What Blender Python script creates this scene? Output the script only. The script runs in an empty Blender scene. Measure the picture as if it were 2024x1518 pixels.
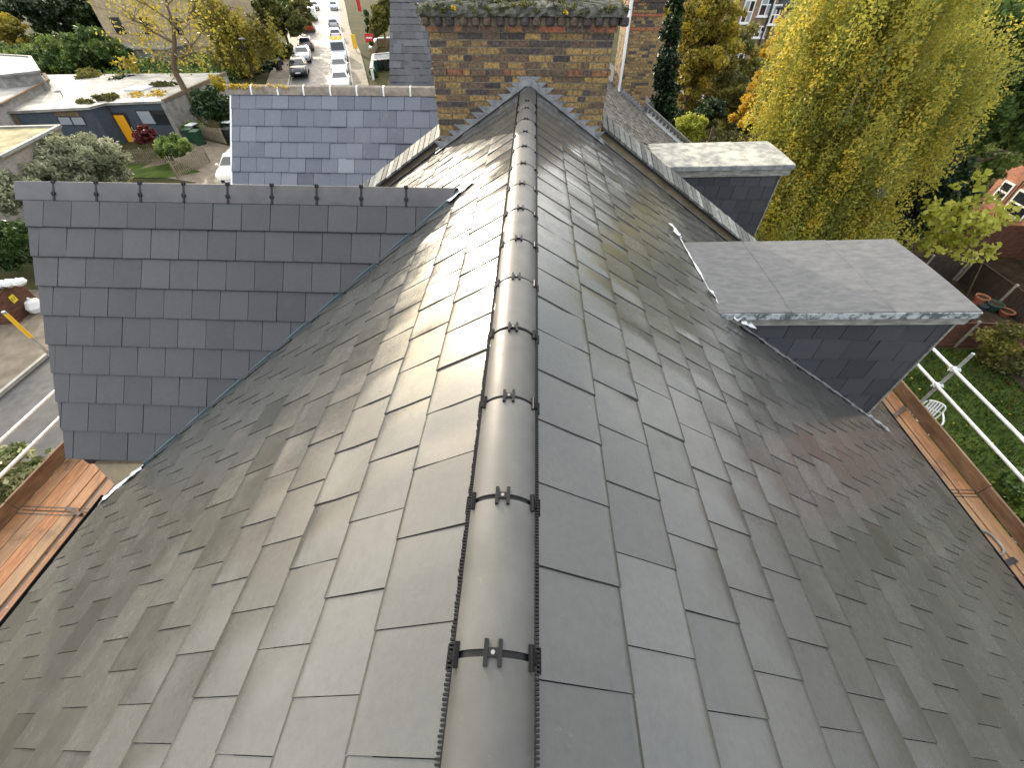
import bpy, bmesh, math, random
import numpy as np
from mathutils import Vector, Matrix
S = bpy.context.scene
COL = S.collection
R_ = math.radians
# ---------------------------------------------------------------- camera
# working coordinates: x across the street, y along the main ridge, z up with 0 at the ridge top.
ZR = 9.3                      # height of the ridge above the ground; added to every z when meshes are made
PITCH, FPX, YAW, CAMH, CAMX = R_(46.365), 819.13, R_(2.336), 1.28, 0.0597
cam = bpy.data.cameras.new('camera'); camo = bpy.data.objects.new('camera', cam); COL.objects.link(camo)
cam.sensor_width = 36; cam.lens = FPX / 2024 * 36; cam.clip_start = 0.05; cam.clip_end = 2000
camo.location = (CAMX, 0, CAMH + ZR); camo.rotation_euler = (math.pi / 2 - PITCH, 0, YAW)
S.camera = camo
# ---------------------------------------------------------------- light
SUN_AZ, SUN_EL = -32.0, 15.0   # azimuth from +y, clockwise positive
S.view_settings.view_transform = 'Standard'; S.view_settings.look = 'None'
S.view_settings.exposure = 1.15; S.view_settings.gamma = 1
W = bpy.data.worlds.new('World'); S.world = W; W.use_nodes = True
nt = W.node_tree; bg = nt.nodes['Background']
sky = nt.nodes.new('ShaderNodeTexSky'); sky.sky_type = 'NISHITA'; sky.sun_disc = False
sky.sun_elevation = R_(SUN_EL); sky.sun_rotation = R_(SUN_AZ); sky.air_density = 1.0; sky.dust_density = 2.0
tc = nt.nodes.new('ShaderNodeTexCoord'); mp = nt.nodes.new('ShaderNodeMapping'); mp.inputs['Scale'].default_value = (1, 1, 2.6)
nz = nt.nodes.new('ShaderNodeTexNoise'); nz.inputs['Scale'].default_value = 2.6; nz.inputs['Detail'].default_value = 6
rp = nt.nodes.new('ShaderNodeValToRGB'); rp.color_ramp.elements[0].position = .33; rp.color_ramp.elements[1].position = .56
mx = nt.nodes.new('ShaderNodeMix'); mx.data_type = 'RGBA'
# clouds glow brighter towards the sun, as thin sunlit cloud does
_a0, _e0 = R_(SUN_AZ), R_(SUN_EL)
dt = nt.nodes.new('ShaderNodeVectorMath'); dt.operation = 'DOT_PRODUCT'; dt.inputs[1].default_value = (math.sin(_a0)*math.cos(_e0), math.cos(_a0)*math.cos(_e0), math.sin(_e0))
nt.links.new(tc.outputs['Generated'], dt.inputs[0])
cr_ = nt.nodes.new('ShaderNodeValToRGB'); ce = cr_.color_ramp.elements; mr = nt.nodes.new('ShaderNodeMapRange'); mr.inputs[1].default_value = -1; mr.inputs[2].default_value = 1
nt.links.new(dt.outputs['Value'], mr.inputs[0]); nt.links.new(mr.outputs[0], cr_.inputs['Fac'])
ce[0].position = .0; ce[0].color = (.19, .195, .21, 1); ce[1].position = 1.0; ce[1].color = (.78, .72, .61, 1)
for _p, _c4 in ((.45, (.26, .265, .27, 1)), (.75, (.40, .395, .38, 1)), (.92, (.56, .53, .47, 1))):
    el_ = ce.new(_p); el_.color = _c4
sc_ = nt.nodes.new('ShaderNodeVectorMath'); sc_.operation = 'SCALE'; sc_.inputs['Scale'].default_value = 26.0
nt.links.new(cr_.outputs['Color'], sc_.inputs[0]); nt.links.new(sc_.outputs[0], mx.inputs[7])
nt.links.new(tc.outputs['Generated'], mp.inputs['Vector']); nt.links.new(mp.outputs['Vector'], nz.inputs['Vector'])
nt.links.new(nz.outputs['Fac'], rp.inputs['Fac']); nt.links.new(rp.outputs['Color'], mx.inputs[0])
nt.links.new(sky.outputs['Color'], mx.inputs[6]); nt.links.new(mx.outputs[2], bg.inputs['Color'])
bg.inputs['Strength'].default_value = 0.15
sl = bpy.data.lights.new('sun', 'SUN'); sl.energy = 2.0; sl.angle = R_(0.6); sl.color = (1, .87, .68)
slo = bpy.data.objects.new('sun', sl); COL.objects.link(slo)
_a, _e = R_(SUN_AZ), R_(SUN_EL)
_sd = Vector((math.sin(_a) * math.cos(_e), math.cos(_a) * math.cos(_e), math.sin(_e)))
slo.rotation_euler = _sd.to_track_quat('Z', 'Y').to_euler(); slo.location = (-20, 30, 40)

# ---------------------------------------------------------------- helpers
rng = np.random.default_rng(7); random.seed(7)
_cp, _sp = math.cos(PITCH), math.sin(PITCH)
_fh = np.array([-math.sin(YAW), math.cos(YAW), 0]); _rt = np.array([math.cos(YAW), math.sin(YAW), 0])
_fw = _fh * _cp + np.array([0, 0, -_sp]); _up = _fh * _sp + np.array([0, 0, _cp]); _c = np.array([CAMX, 0, CAMH])
def _ray(px, py): return _fw + _rt * (px - 1012) / FPX - _up * (py - 759) / FPX
def G(y):                                            # ground height along the street, which climbs gently away
    return -9.3 + min(max((y - 34) / 22, 0), 1) * 1.0
def at(px, py, z=None, y=None, x=None):              # a survey point read off the photograph, on a known level or plane
    d = _ray(px, py)
    if x is not None: return _c + d * ((x - _c[0]) / d[0])
    if y is not None: return _c + d * (y / d[1])
    if z is not None: return _c + d * ((z - _c[2]) / d[2])
    zz = -9.3
    for _ in range(30):
        p = _c + d * ((zz - _c[2]) / d[2]); zz = .5 * zz + .5 * G(p[1])
    return p
ORI = {}
def tag(o, label=None, cat=None, group=None, kind=None):
    if label: o['label'] = label
    if cat: o['category'] = cat
    if group: o['group'] = group
    if kind: o['kind'] = kind
    return o
def thing(name, label, cat, loc=(0, 0, 0), group=None, rz=0, parent=None, local=False):
    o = bpy.data.objects.new(name, None); COL.objects.link(o); o.empty_display_size = .3
    L = Vector(loc) + (Vector((0, 0, 0)) if local else Vector((0, 0, ZR)))
    if parent is not None:
        o.parent = parent; o.location = L - ORI[parent.name]
    else: o.location = L
    o.rotation_euler = (0, 0, rz); ORI[o.name] = L
    if label: tag(o, label, cat, group)
    return o
def part(name, parent, loc): return thing(name, None, None, loc, parent=parent)   # an Empty that groups sub-parts
def put(name, V, quads=None, faces=None, mat=None, parent=None, local=False, tone=None, mi=None, smooth=False, sharp=None, loc=None):
    V = np.asarray(V, float).reshape(-1, 3).copy()
    if not local: V[:, 2] += ZR
    if parent is not None: o0 = ORI[parent.name] if not local else Vector((0, 0, 0))
    elif local: o0 = Vector((0, 0, 0))
    else: o0 = Vector((float(V[:, 0].mean()), float(V[:, 1].mean()), float(V[:, 2].min()))) if loc is None else Vector(loc) + Vector((0, 0, ZR))
    V -= np.array(o0)
    me = bpy.data.meshes.new(name)
    if quads is not None:
        q = np.asarray(quads, np.int32); n = len(q)
        me.vertices.add(len(V)); me.vertices.foreach_set('co', V.ravel().astype(np.float32))
        me.loops.add(n * 4); me.loops.foreach_set('vertex_index', q.ravel())
        me.polygons.add(n); me.polygons.foreach_set('loop_start', np.arange(n, dtype=np.int32) * 4)
        me.update(calc_edges=True); me.validate()
    else:
        me.from_pydata(V.tolist(), [], faces); me.update()
    for m in (mat if isinstance(mat, (list, tuple)) else [mat]): me.materials.append(m)
    if tone is not None and len(tone) == len(me.polygons):
        a = me.attributes.new('tone', 'FLOAT', 'FACE'); a.data.foreach_set('value', np.asarray(tone, np.float32))
    if mi is not None: me.polygons.foreach_set('material_index', np.asarray(mi, np.int32))
    if smooth is True: me.polygons.foreach_set('use_smooth', np.ones(len(me.polygons), bool))
    elif smooth is not False and smooth is not None: me.polygons.foreach_set('use_smooth', np.asarray(smooth, bool))
    if sharp: me.set_sharp_from_angle(angle=R_(sharp))
    o = bpy.data.objects.new(name, me); COL.objects.link(o)
    if parent is not None: o.parent = parent
    o.location = (0, 0, 0) if parent is not None else o0
    ORI[o.name] = Vector(o0)
    return o
def children(o): return [c for c in bpy.data.objects if c.parent == o]
def copy_tree(o, parent=None):
    kids = [k for k in o.children]
    c = o.copy(); COL.objects.link(c); c.parent = parent
    for k in kids: copy_tree(k, c)
    return c
class MB:
    def __init__(s): s.v = []; s.f = []; s.t = []; s.m = []; s.sm = []
    def add(s, vs, fs, tone=.5, m=0, sm=False):
        b = len(s.v); s.v += [tuple(map(float, p)) for p in vs]
        for f in fs: s.f.append([i + b for i in f]); s.t.append(tone); s.m.append(m); s.sm.append(sm)
        return s
    def box(s, x0, x1, y0, y1, z0, z1, tone=.5, m=0):
        return s.add([(x0,y0,z0),(x1,y0,z0),(x1,y1,z0),(x0,y1,z0),(x0,y0,z1),(x1,y0,z1),(x1,y1,z1),(x0,y1,z1)],
                     [(3,2,1,0),(4,5,6,7),(0,1,5,4),(1,2,6,5),(2,3,7,6),(3,0,4,7)], tone, m)
    def bar(s, p, q, w, h, upv=(0, 0, 1), tone=.5, m=0, taper=1.0):      # a rectangular bar from p to q
        p, q = Vector(p), Vector(q); d = (q - p).normalized(); sx = d.cross(Vector(upv)); sx.normalize(); u = sx.cross(d)
        vs = []
        for c, k in ((p, 1.0), (q, taper)):
            vs += [c - sx*w/2*k - u*h/2*k, c + sx*w/2*k - u*h/2*k, c + sx*w/2*k + u*h/2*k, c - sx*w/2*k + u*h/2*k]
        return s.add(vs, [(0,1,2,3),(7,6,5,4),(0,4,5,1),(1,5,6,2),(2,6,7,3),(3,7,4,0)], tone, m)
    def tube(s, pts, rad, n=10, tone=.5, m=0, cap=True):
        P = [Vector(p) for p in pts]; k = len(P)
        rad = [rad] * k if not isinstance(rad, (list, tuple, np.ndarray)) else rad
        vs = []; ref = Vector((.31, .17, .93))
        for i in range(k):
            d = (P[min(i+1, k-1)] - P[max(i-1, 0)]).normalized()
            a = d.cross(ref if abs(d.dot(ref)) < .95 else Vector((1, 0, 0))).normalized(); b = d.cross(a)
            vs += [P[i] + (a*math.cos(2*math.pi*j/n) + b*math.sin(2*math.pi*j/n)) * rad[i] for j in range(n)]
        fs = [(i*n+j, i*n+(j+1) % n, (i+1)*n+(j+1) % n, (i+1)*n+j) for i in range(k-1) for j in range(n)]
        s.add(vs, fs, tone, m, True)
        if cap:
            s.add(vs[:n], [tuple(range(n))[::-1]], tone, m); s.add(vs[-n:], [tuple(range(n))], tone, m)
        return s
    def prism(s, poly, z0, z1, tone=.5, m=0, mt=None):                   # vertical prism over a plan polygon
        n = len(poly); Z = lambda z, i: z[i] if isinstance(z, (list, tuple)) else z
        vs = [(p[0], p[1], Z(z0, i)) for i, p in enumerate(poly)] + [(p[0], p[1], Z(z1, i)) for i, p in enumerate(poly)]
        s.add(vs, [(i, (i+1) % n, (i+1) % n+n, i+n) for i in range(n)], tone, m)
        s.add(vs[n:], [tuple(range(n))], tone, m if mt is None else mt); s.add(vs[:n], [tuple(range(n))[::-1]], tone, m)
        return s
    def solid(s, loop, off, tone=.5, m=0):                               # any planar loop pushed along off
        n = len(loop); off = Vector(off); vs = [Vector(p) for p in loop] + [Vector(p) + off for p in loop]
        return s.add(vs, [tuple(range(n))[::-1], tuple(range(n, 2*n))] + [(i, (i+1) % n, (i+1) % n+n, i+n) for i in range(n)], tone, m)
    def rings(s, rs, closed=True, tone=.5, m=0, cap=True, sm=True):
        n = len(rs[0]); vs = [p for r in rs for p in r]
        fs = [(i*n+j, i*n+(j+1) % n, (i+1)*n+(j+1) % n, (i+1)*n+j) for i in range(len(rs)-1) for j in range(n if closed else n-1)]
        s.add(vs, fs, tone, m, sm)
        if cap: s.add(rs[0], [tuple(range(n))[::-1]], tone, m); s.add(rs[-1], [tuple(range(n))], tone, m)
        return s
    def lathe(s, prof, c=(0, 0, 0), n=20, axis='z', tone=.5, m=0):
        rs = []
        for r, h in prof:
            ring = []
            for j in range(n):
                a = 2*math.pi*j/n; x, y = r*math.cos(a), r*math.sin(a)
                p = (x, y, h) if axis == 'z' else ((h, x, y) if axis == 'x' else (x, h, y))
                ring.append((c[0]+p[0], c[1]+p[1], c[2]+p[2]))
            rs.append(ring)
        return s.rings(rs, True, tone, m)
    def move(s, rz=0, loc=(0, 0, 0)):
        c, d = math.cos(rz), math.sin(rz)
        s.v = [(x*c-y*d+loc[0], x*d+y*c+loc[1], z+loc[2]) for x, y, z in s.v]; return s
    def build(s, name, mat, parent=None, local=False, sharp=35, loc=None):
        return put(name, s.v, faces=s.f, mat=mat, parent=parent, local=local, tone=s.t, mi=s.m, smooth=s.sm, sharp=sharp, loc=loc)
def bevel(o, w=.01, seg=2):
    b = o.modifiers.new('bevel', 'BEVEL'); b.width = w; b.segments = seg; b.limit_method = 'ANGLE'; b.angle_limit = R_(40)
    o.data.polygons.foreach_set('use_smooth', np.ones(len(o.data.polygons), bool)); o.data.set_sharp_from_angle(angle=R_(50)); return o
def clip(o, planes):                                  # keep the side each normal points away from; planes in working coordinates
    bm = bmesh.new(); bm.from_mesh(o.data); oo = ORI[o.parent.name] if o.parent else ORI[o.name]
    for co, no in planes:
        co = Vector(co) + Vector((0, 0, ZR)) - oo
        bmesh.ops.bisect_plane(bm, geom=bm.verts[:] + bm.edges[:] + bm.faces[:], plane_co=co, plane_no=Vector(no), clear_outer=True)
    bm.to_mesh(o.data); bm.free(); o.data.update(); return o

# ---------------------------------------------------------------- materials
M = {}
def new_mat(name):
    m = bpy.data.materials.new(name); m.use_nodes = True; t = m.node_tree; return m, t, t.nodes['Principled BSDF']
def ramp(t, stops, fac):
    r = t.nodes.new('ShaderNodeValToRGB'); e = r.color_ramp.elements
    while len(e) < len(stops): e.new(.5)
    for el, (p, c) in zip(e, stops): el.position = p; el.color = (*c, 1)
    t.links.new(fac, r.inputs['Fac']); return r.outputs['Color']
def noise(t, scale, detail=4, rough=.55, vec=None, sc=None):
    n = t.nodes.new('ShaderNodeTexNoise'); n.inputs['Scale'].default_value = scale; n.inputs['Detail'].default_value = detail; n.inputs['Roughness'].default_value = rough
    c = t.nodes.new('ShaderNodeTexCoord'); src = c.outputs['Object']
    if sc:
        mpn = t.nodes.new('ShaderNodeMapping'); mpn.inputs['Scale'].default_value = sc; t.links.new(src, mpn.inputs['Vector']); src = mpn.outputs['Vector']
    t.links.new(src, n.inputs['Vector']); return n.outputs['Fac']
def mixc(t, a, b, f, mode='MIX'):
    x = t.nodes.new('ShaderNodeMix'); x.data_type = 'RGBA'; x.blend_type = mode
    for s, v in ((0, f), (6, a), (7, b)):
        if isinstance(v, (int, float)): x.inputs[s].default_value = v
        elif isinstance(v, tuple): x.inputs[s].default_value = (*v, 1)
        else: t.links.new(v, x.inputs[s])
    return x.outputs[2]
def rng_map(t, v, a, b, c, d):
    r = t.nodes.new('ShaderNodeMapRange'); r.inputs[1].default_value = a; r.inputs[2].default_value = b; r.inputs[3].default_value = c; r.inputs[4].default_value = d
    t.links.new(v, r.inputs[0]); return r.outputs[0]
def bump(t, p, h, strength, dist=.01):
    b = t.nodes.new('ShaderNodeBump'); b.inputs['Strength'].default_value = strength; b.inputs['Distance'].default_value = dist
    t.links.new(h, b.inputs['Height']); t.links.new(b.outputs['Normal'], p.inputs['Normal']); return b
def attr(t, name='tone'):
    a = t.nodes.new('ShaderNodeAttribute'); a.attribute_name = name; return a.outputs['Fac']
def noisy(name, c1, c2, scale=6, rough=.6, bs=0, bscale=40, metallic=0, lo=.35, hi=.65, sc=None, spec=.5, bd=.01, rvar=0):
    m, t, p = new_mat(name); n = noise(t, scale, 6, .6, sc=sc)
    t.links.new(ramp(t, [(lo, c1), (hi, c2)], n), p.inputs['Base Color'])
    p.inputs['Roughness'].default_value = rough; p.inputs['Metallic'].default_value = metallic; p.inputs['Specular IOR Level'].default_value = spec
    if rvar: t.links.new(rng_map(t, noise(t, scale*1.7, 4), .3, .7, max(rough-rvar, .03), rough+rvar), p.inputs['Roughness'])
    if bs: bump(t, p, noise(t, bscale, 5, sc=sc), bs, bd)
    M[name] = m; return m
def toned(name, stops, rough=.6, nscale=30, namt=.35, bs=.2, bscale=80, spec=.5, bd=.004, dark=.5):   # colour per piece from its tone, speckled
    m, t, p = new_mat(name)
    c = ramp(t, stops, attr(t)); n = noise(t, nscale, 6, .65)
    k = rng_map(t, n, .3, .7, 1 - namt, 1 + namt)
    kc = t.nodes.new('ShaderNodeCombineColor')
    for i in range(3): t.links.new(k, kc.inputs[i])
    t.links.new(mixc(t, c, kc.outputs[0], 1.0, 'MULTIPLY'), p.inputs['Base Color'])
    p.inputs['Roughness'].default_value = rough; p.inputs['Specular IOR Level'].default_value = spec
    if bs: bump(t, p, noise(t, bscale, 5), bs, bd)
    M[name] = m; return m
def tilemat(name, stops, r0, r1, stain, stainamt, wave, wscale, spec=.5, streak=None):
    m, t, p = new_mat(name); tn = attr(t)
    c = ramp(t, stops, tn)
    k = rng_map(t, noise(t, 34, 7, .75), .3, .7, .86, 1.14); kc = t.nodes.new('ShaderNodeCombineColor')
    for i in range(3): t.links.new(k, kc.inputs[i])
    c = mixc(t, c, kc.outputs[0], 1.0, 'MULTIPLY')
    c = mixc(t, c, stain, rng_map(t, noise(t, 5.5, 6, .7), .55, .72, 0, stainamt))
    c = mixc(t, c, (.19, .19, .18), rng_map(t, noise(t, 9, 8, .82), .645, .76, 0, .5))       # pale scuffs and bloom
    t.links.new(c, p.inputs['Base Color'])
    fr = t.nodes.new('ShaderNodeMath'); fr.operation = 'MULTIPLY'; fr.inputs[1].default_value = 7.3; t.links.new(tn, fr.inputs[0])
    f2 = t.nodes.new('ShaderNodeMath'); f2.operation = 'FRACT'; t.links.new(fr.outputs[0], f2.inputs[0])
    r = rng_map(t, f2.outputs[0], 0, 1, r0, (r0*.3+r1*.7)); ad = t.nodes.new('ShaderNodeMath'); ad.operation = 'ADD'
    t.links.new(r, ad.inputs[0]); t.links.new(rng_map(t, noise(t, 11, 6, .65), .35, .7, -.03, (r1-r0)*.5), ad.inputs[1])
    t.links.new(ad.outputs[0], p.inputs['Roughness']); p.inputs['Specular IOR Level'].default_value = spec
    h = t.nodes.new('ShaderNodeMath'); h.operation = 'MULTIPLY_ADD'; h.inputs[1].default_value = wave*.12
    t.links.new(noise(t, wscale*5, 3, .5), h.inputs[0]); t.links.new(rng_map(t, noise(t, 190, 5, .7), 0, 1, 0, .10), h.inputs[2])
    bump(t, p, h.outputs[0], .6, .005)
    M[name] = m; return m
def leafmat(name, stops, trans=.4, rough=.5):
    m, t, p = new_mat(name); c = ramp(t, stops, attr(t)); t.links.new(c, p.inputs['Base Color'])
    p.inputs['Roughness'].default_value = rough; p.inputs['Specular IOR Level'].default_value = .35
    tr = t.nodes.new('ShaderNodeBsdfTranslucent'); t.links.new(c, tr.inputs['Color'])
    ms = t.nodes.new('ShaderNodeMixShader'); ms.inputs[0].default_value = trans
    t.links.new(p.outputs[0], ms.inputs[1]); t.links.new(tr.outputs[0], ms.inputs[2])
    t.links.new(ms.outputs[0], t.nodes['Material Output'].inputs['Surface']); M[name] = m; return m
def plain(name, c, rough=.5, metallic=0, spec=.5, coat=0):
    m, t, p = new_mat(name); p.inputs['Base Color'].default_value = (*c, 1); p.inputs['Roughness'].default_value = rough
    p.inputs['Metallic'].default_value = metallic; p.inputs['Specular IOR Level'].default_value = spec; p.inputs['Coat Weight'].default_value = coat
    M[name] = m; return m
def brickmat(name, c1, c2, mortar, scale=1.0, v=.5):
    m, t, p = new_mat(name); co = t.nodes.new('ShaderNodeTexCoord'); sp = t.nodes.new('ShaderNodeSeparateXYZ'); t.links.new(co.outputs['Object'], sp.inputs[0])
    ad = t.nodes.new('ShaderNodeMath'); ad.operation = 'ADD'; t.links.new(sp.outputs[0], ad.inputs[0]); t.links.new(sp.outputs[1], ad.inputs[1])
    cb = t.nodes.new('ShaderNodeCombineXYZ'); t.links.new(ad.outputs[0], cb.inputs[0]); t.links.new(sp.outputs[2], cb.inputs[1])
    b = t.nodes.new('ShaderNodeTexBrick'); b.inputs['Scale'].default_value = 1/scale; b.inputs['Brick Width'].default_value = .225; b.inputs['Row Height'].default_value = .075
    b.inputs['Mortar Size'].default_value = .008; b.inputs['Color1'].default_value = (*c1, 1); b.inputs['Color2'].default_value = (*c2, 1); b.inputs['Mortar'].default_value = (*mortar, 1)
    t.links.new(cb.outputs[0], b.inputs['Vector'])
    k = rng_map(t, noise(t, 2.2, 7, .7), .3, .7, 1-v, 1+v*.6); kc = t.nodes.new('ShaderNodeCombineColor')
    for i in range(3): t.links.new(k, kc.inputs[i])
    t.links.new(mixc(t, b.outputs['Color'], kc.outputs[0], 1.0, 'MULTIPLY'), p.inputs['Base Color'])
    p.inputs['Roughness'].default_value = .85; bump(t, p, b.outputs['Fac'], -.4, .01); M[name] = m; return m

tilemat('slate_tile', [(0, (.053, .053, .048)), (.5, (.067, .067, .062)), (1, (.084, .083, .077))],  .155, .30, (.058, .053, .043), .35, 1.0, 4.0, .68)
tilemat('gable_tile', [(0, (.026, .028, .033)), (.5, (.035, .037, .042)), (1, (.046, .048, .053))], .42, .58, (.05, .054, .054), .55, .6, 5, .42)
tilemat('weathered_slate', [(0, (.055, .062, .085)), (.4, (.088, .098, .125)), (.7, (.12, .132, .162)), (1, (.18, .195, .225))], .45, .6, (.15, .165, .15), .6, .5, 6, .4)
tilemat('old_slate', [(0, (.030, .032, .038)), (.5, (.048, .051, .058)), (1, (.075, .079, .085))], .4, .6, (.06, .06, .045), .5, .5, 6, .4)
tilemat('old_plain_tile', [(0, (.085, .078, .068)), (.5, (.125, .115, .10)), (1, (.17, .155, .135))], .7, .9, (.08, .085, .05), .7, .3, 6, .25)
noisy('ridge_concrete', (.066, .065, .060), (.092, .090, .083), 5, .46, .25, 220, spec=.55, bd=.002, rvar=.08)
def vary(name, lo, hi):                                # each object of this material a little lighter or darker
    t = M[name].node_tree; p = t.nodes['Principled BSDF']; src = p.inputs['Base Color'].links[0].from_socket
    oi = t.nodes.new('ShaderNodeObjectInfo'); k = rng_map(t, oi.outputs['Random'], 0, 1, lo, hi); kc = t.nodes.new('ShaderNodeCombineColor')
    for i in range(3): t.links.new(k, kc.inputs[i])
    c = mixc(t, src, kc.outputs[0], 1.0, 'MULTIPLY'); c = mixc(t, c, (.21, .205, .19), rng_map(t, noise(t, 9, 7, .8), .62, .78, 0, .5)); t.links.new(c, p.inputs['Base Color'])
vary('ridge_concrete', .78, 1.22)
noisy('gable_ridge_concrete', (.036, .035, .039), (.060, .058, .062), 5, .5, .2, 150, bd=.002)
noisy('clay_ridge', (.16, .135, .105), (.27, .235, .19), 9, .8, .3, 60, sc=(1, 1, 1))
plain('black_plastic', (.007, .007, .008), .45, spec=.25); plain('screw_steel', (.22, .22, .22), .6, .3)
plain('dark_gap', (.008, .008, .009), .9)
noisy('lead', (.16, .165, .172), (.34, .345, .35), 9, .42, .5, 18, metallic=.3, rvar=.1)
noisy('bright_lead', (.55, .57, .58), (.78, .80, .80), 9, .4, .8, 22, metallic=.2)
noisy('valley_trim', (.05, .085, .10), (.085, .125, .14), 5, .4)
noisy('mineral_felt', (.088, .090, .092), (.135, .135, .134), 7, .72, .3, 260, sc=(1, 2.6, 1), spec=.4, bd=.003)
noisy('lichen_felt', (.19, .185, .165), (.40, .39, .33), 4.5, .75, .4, 120, lo=.38, hi=.6, spec=.4)
noisy('weathered_fascia', (.12, .115, .10), (.30, .295, .27), 5, .7, .3, 40, sc=(1, 1, 4))
noisy('flaked_edge', (.09, .105, .108), (.40, .43, .43), 14, .6, .6, 40, lo=.42, hi=.55)
tilemat('cheek_slate', [(0, (.034, .036, .043)), (.5, (.044, .047, .055)), (1, (.056, .059, .068))], .45, .6, (.05, .05, .052), .4, .4, 6, .4)
noisy('render_wall', (.15, .118, .07), (.26, .21, .135), 4, .9, .4, 60)
toned('coping_tile', [(0, (.06, .06, .055)), (.5, (.14, .14, .125)), (1, (.24, .245, .22))], .75, 16, .5, .4, 40)
toned('stock_brick', [(0, (.036, .031, .031)), (.22, (.068, .054, .048)), (.42, (.115, .075, .046)), (.62, (.19, .125, .055)), (.82, (.29, .19, .072)), (.90, (.17, .070, .040)), (1, (.30, .105, .055))], .85, 30, .75, .7, 60, bd=.008)
noisy('mortar', (.15, .125, .085), (.25, .215, .15), 20, .95, .4, 90)
noisy('mossy_cement', (.035, .036, .025), (.16, .16, .13), 16, .95, 1.0, 45, bd=.03)
noisy('white_paint', (.62, .63, .62), (.80, .81, .80), 6, .5)
plain('white_plastic', (.66, .66, .64), .45); plain('window_frame_white', (.75, .75, .73), .45)
plain('glass_dark', (.018, .022, .026), .06, 0, .7); plain('glass_pale', (.30, .33, .36), .08, 0, .7)
noisy('galvanised_tube', (.62, .64, .62), (.82, .84, .81), 12, .45, .15, 60, metallic=.15)
noisy('rust_steel', (.05, .035, .028), (.14, .10, .08), 20, .6, .3, 60, metallic=.4)
noisy('dull_tube', (.30, .31, .29), (.46, .47, .44), 12, .5, .2, 60, metallic=.4)
def board_mat():
    m, t, p = new_mat('scaffold_board'); oi = t.nodes.new('ShaderNodeObjectInfo')
    a = ramp(t, [(.30, (.15, .055, .026)), (.5, (.29, .125, .050)), (.72, (.44, .235, .105))], noise(t, 3.2, 7, .68, sc=(5, .7, 5)))
    b = ramp(t, [(.3, (.18, .115, .062)), (.7, (.36, .24, .135))], noise(t, 4, 7, .68, sc=(6, .6, 5)))
    c = mixc(t, a, b, rng_map(t, oi.outputs['Random'], .15, 1, .0, .75))
    c = mixc(t, c, (.045, .03, .02), rng_map(t, noise(t, 2.1, 6, .7), .52, .74, 0, .75))
    c = mixc(t, c, (.62, .58, .50), rng_map(t, noise(t, 26, 3, .6), .70, .74, 0, .6))
    t.links.new(c, p.inputs['Base Color']); t.links.new(rng_map(t, noise(t, 2.5, 5), .35, .65, .35, .75), p.inputs['Roughness'])
    bump(t, p, noise(t, 30, 5, sc=(5, .7, 5)), .5, .01); M['scaffold_board'] = m
board_mat()
noisy('toe_board_wood', (.12, .065, .033), (.25, .15, .085), 3, .75, .5, 30, sc=(4, .8, 4))
noisy('asphalt', (.030, .030, .032), (.055, .054, .052), 1.6, .50, .6, 60, rvar=.16, spec=.4, sc=(1.4, .10, 1), lo=.3, hi=.7, bd=.006)
noisy('paving', (.11, .088, .062), (.19, .16, .12), 1.4, .75, .4, 30, spec=.25)
noisy('kerb_stone', (.26, .25, .22), (.36, .34, .30), 4, .7)
noisy('soil', (.022, .016, .011), (.060, .042, .026), 2.2, .95, .8, 18, spec=.1)
noisy('rough_ground', (.022, .030, .010), (.065, .055, .025), .5, .95, .8, 8, spec=.05)
noisy('lawn_green', (.024, .042, .007), (.065, .095, .016), .8, .9, .9, 60, spec=.1)
noisy('wood_fence', (.055, .022, .012), (.135, .055, .028), 3, .75, .4, 30, sc=(1, 1, 4))
noisy('dark_fence', (.030, .020, .014), (.065, .042, .028), 3, .8, .4, 30, sc=(4, 4, 1))
noisy('picket_wood', (.14, .115, .075), (.25, .21, .14), 5, .8, .3, 40)
noisy('concrete_post', (.22, .19, .15), (.36, .33, .27), 6, .85)
noisy('flat_roof', (.15, .145, .13), (.33, .32, .29), .9, .52, .2, 12, rvar=.1, spec=.35)
noisy('mossy_roof', (.17, .15, .07), (.36, .31, .17), 1.3, .9, .6, 14)
noisy('grey_roofing', (.15, .152, .145), (.27, .27, .255), 1.1, .6, .3, 14)
noisy('navy_cladding', (.035, .047, .063), (.052, .066, .085), 3, .55)
plain('yellow_door', (.80, .36, .005), .4); plain('dark_frame', (.012, .012, .014), .45)
brickmat('grey_brick', (.20, .19, .17), (.27, .255, .23), (.30, .29, .27)); brickmat('pinkish_brick', (.24, .20, .17), (.32, .275, .24), (.30, .28, .25), v=.3)
brickmat('brown_brick', (.21, .13, .06), (.32, .215, .10), (.28, .23, .16)); brickmat('tan_brick', (.36, .27, .16), (.44, .34, .21), (.40, .33, .22), v=.35); brickmat('red_brick', (.33, .10, .05), (.45, .16, .08), (.35, .26, .2)); brickmat('yellow_brick', (.22, .15, .07), (.32, .22, .10), (.30, .26, .19))
noisy('bark', (.085, .058, .035), (.20, .145, .085), 7, .9, .8, 30, sc=(4, 4, 1)); noisy('pale_bark', (.20, .17, .13), (.42, .38, .31), 6, .85, .5, 30, sc=(3, 3, 1))
noisy('terracotta', (.30, .10, .045), (.42, .16, .08), 8, .8); noisy('green_pot', (.02, .05, .04), (.04, .08, .065), 8, .5)
plain('bin_green', (.012, .06, .03), .45); plain('bin_black', (.014, .015, .016), .45); plain('bin_lid_white', (.62, .64, .62), .5); plain('sticker_yellow', (.75, .60, .03), .5)
for nm, c in dict(black=(.010, .010, .011), silver=(.40, .41, .42), white=(.72, .72, .70), red=(.23, .035, .012), grey=(.13, .135, .14), cream=(.66, .61, .52), pale=(.55, .60, .64)).items():
    plain('car_' + nm, c, .25, .35 if nm in ('silver', 'grey') else 0, .5, .7)
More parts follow.
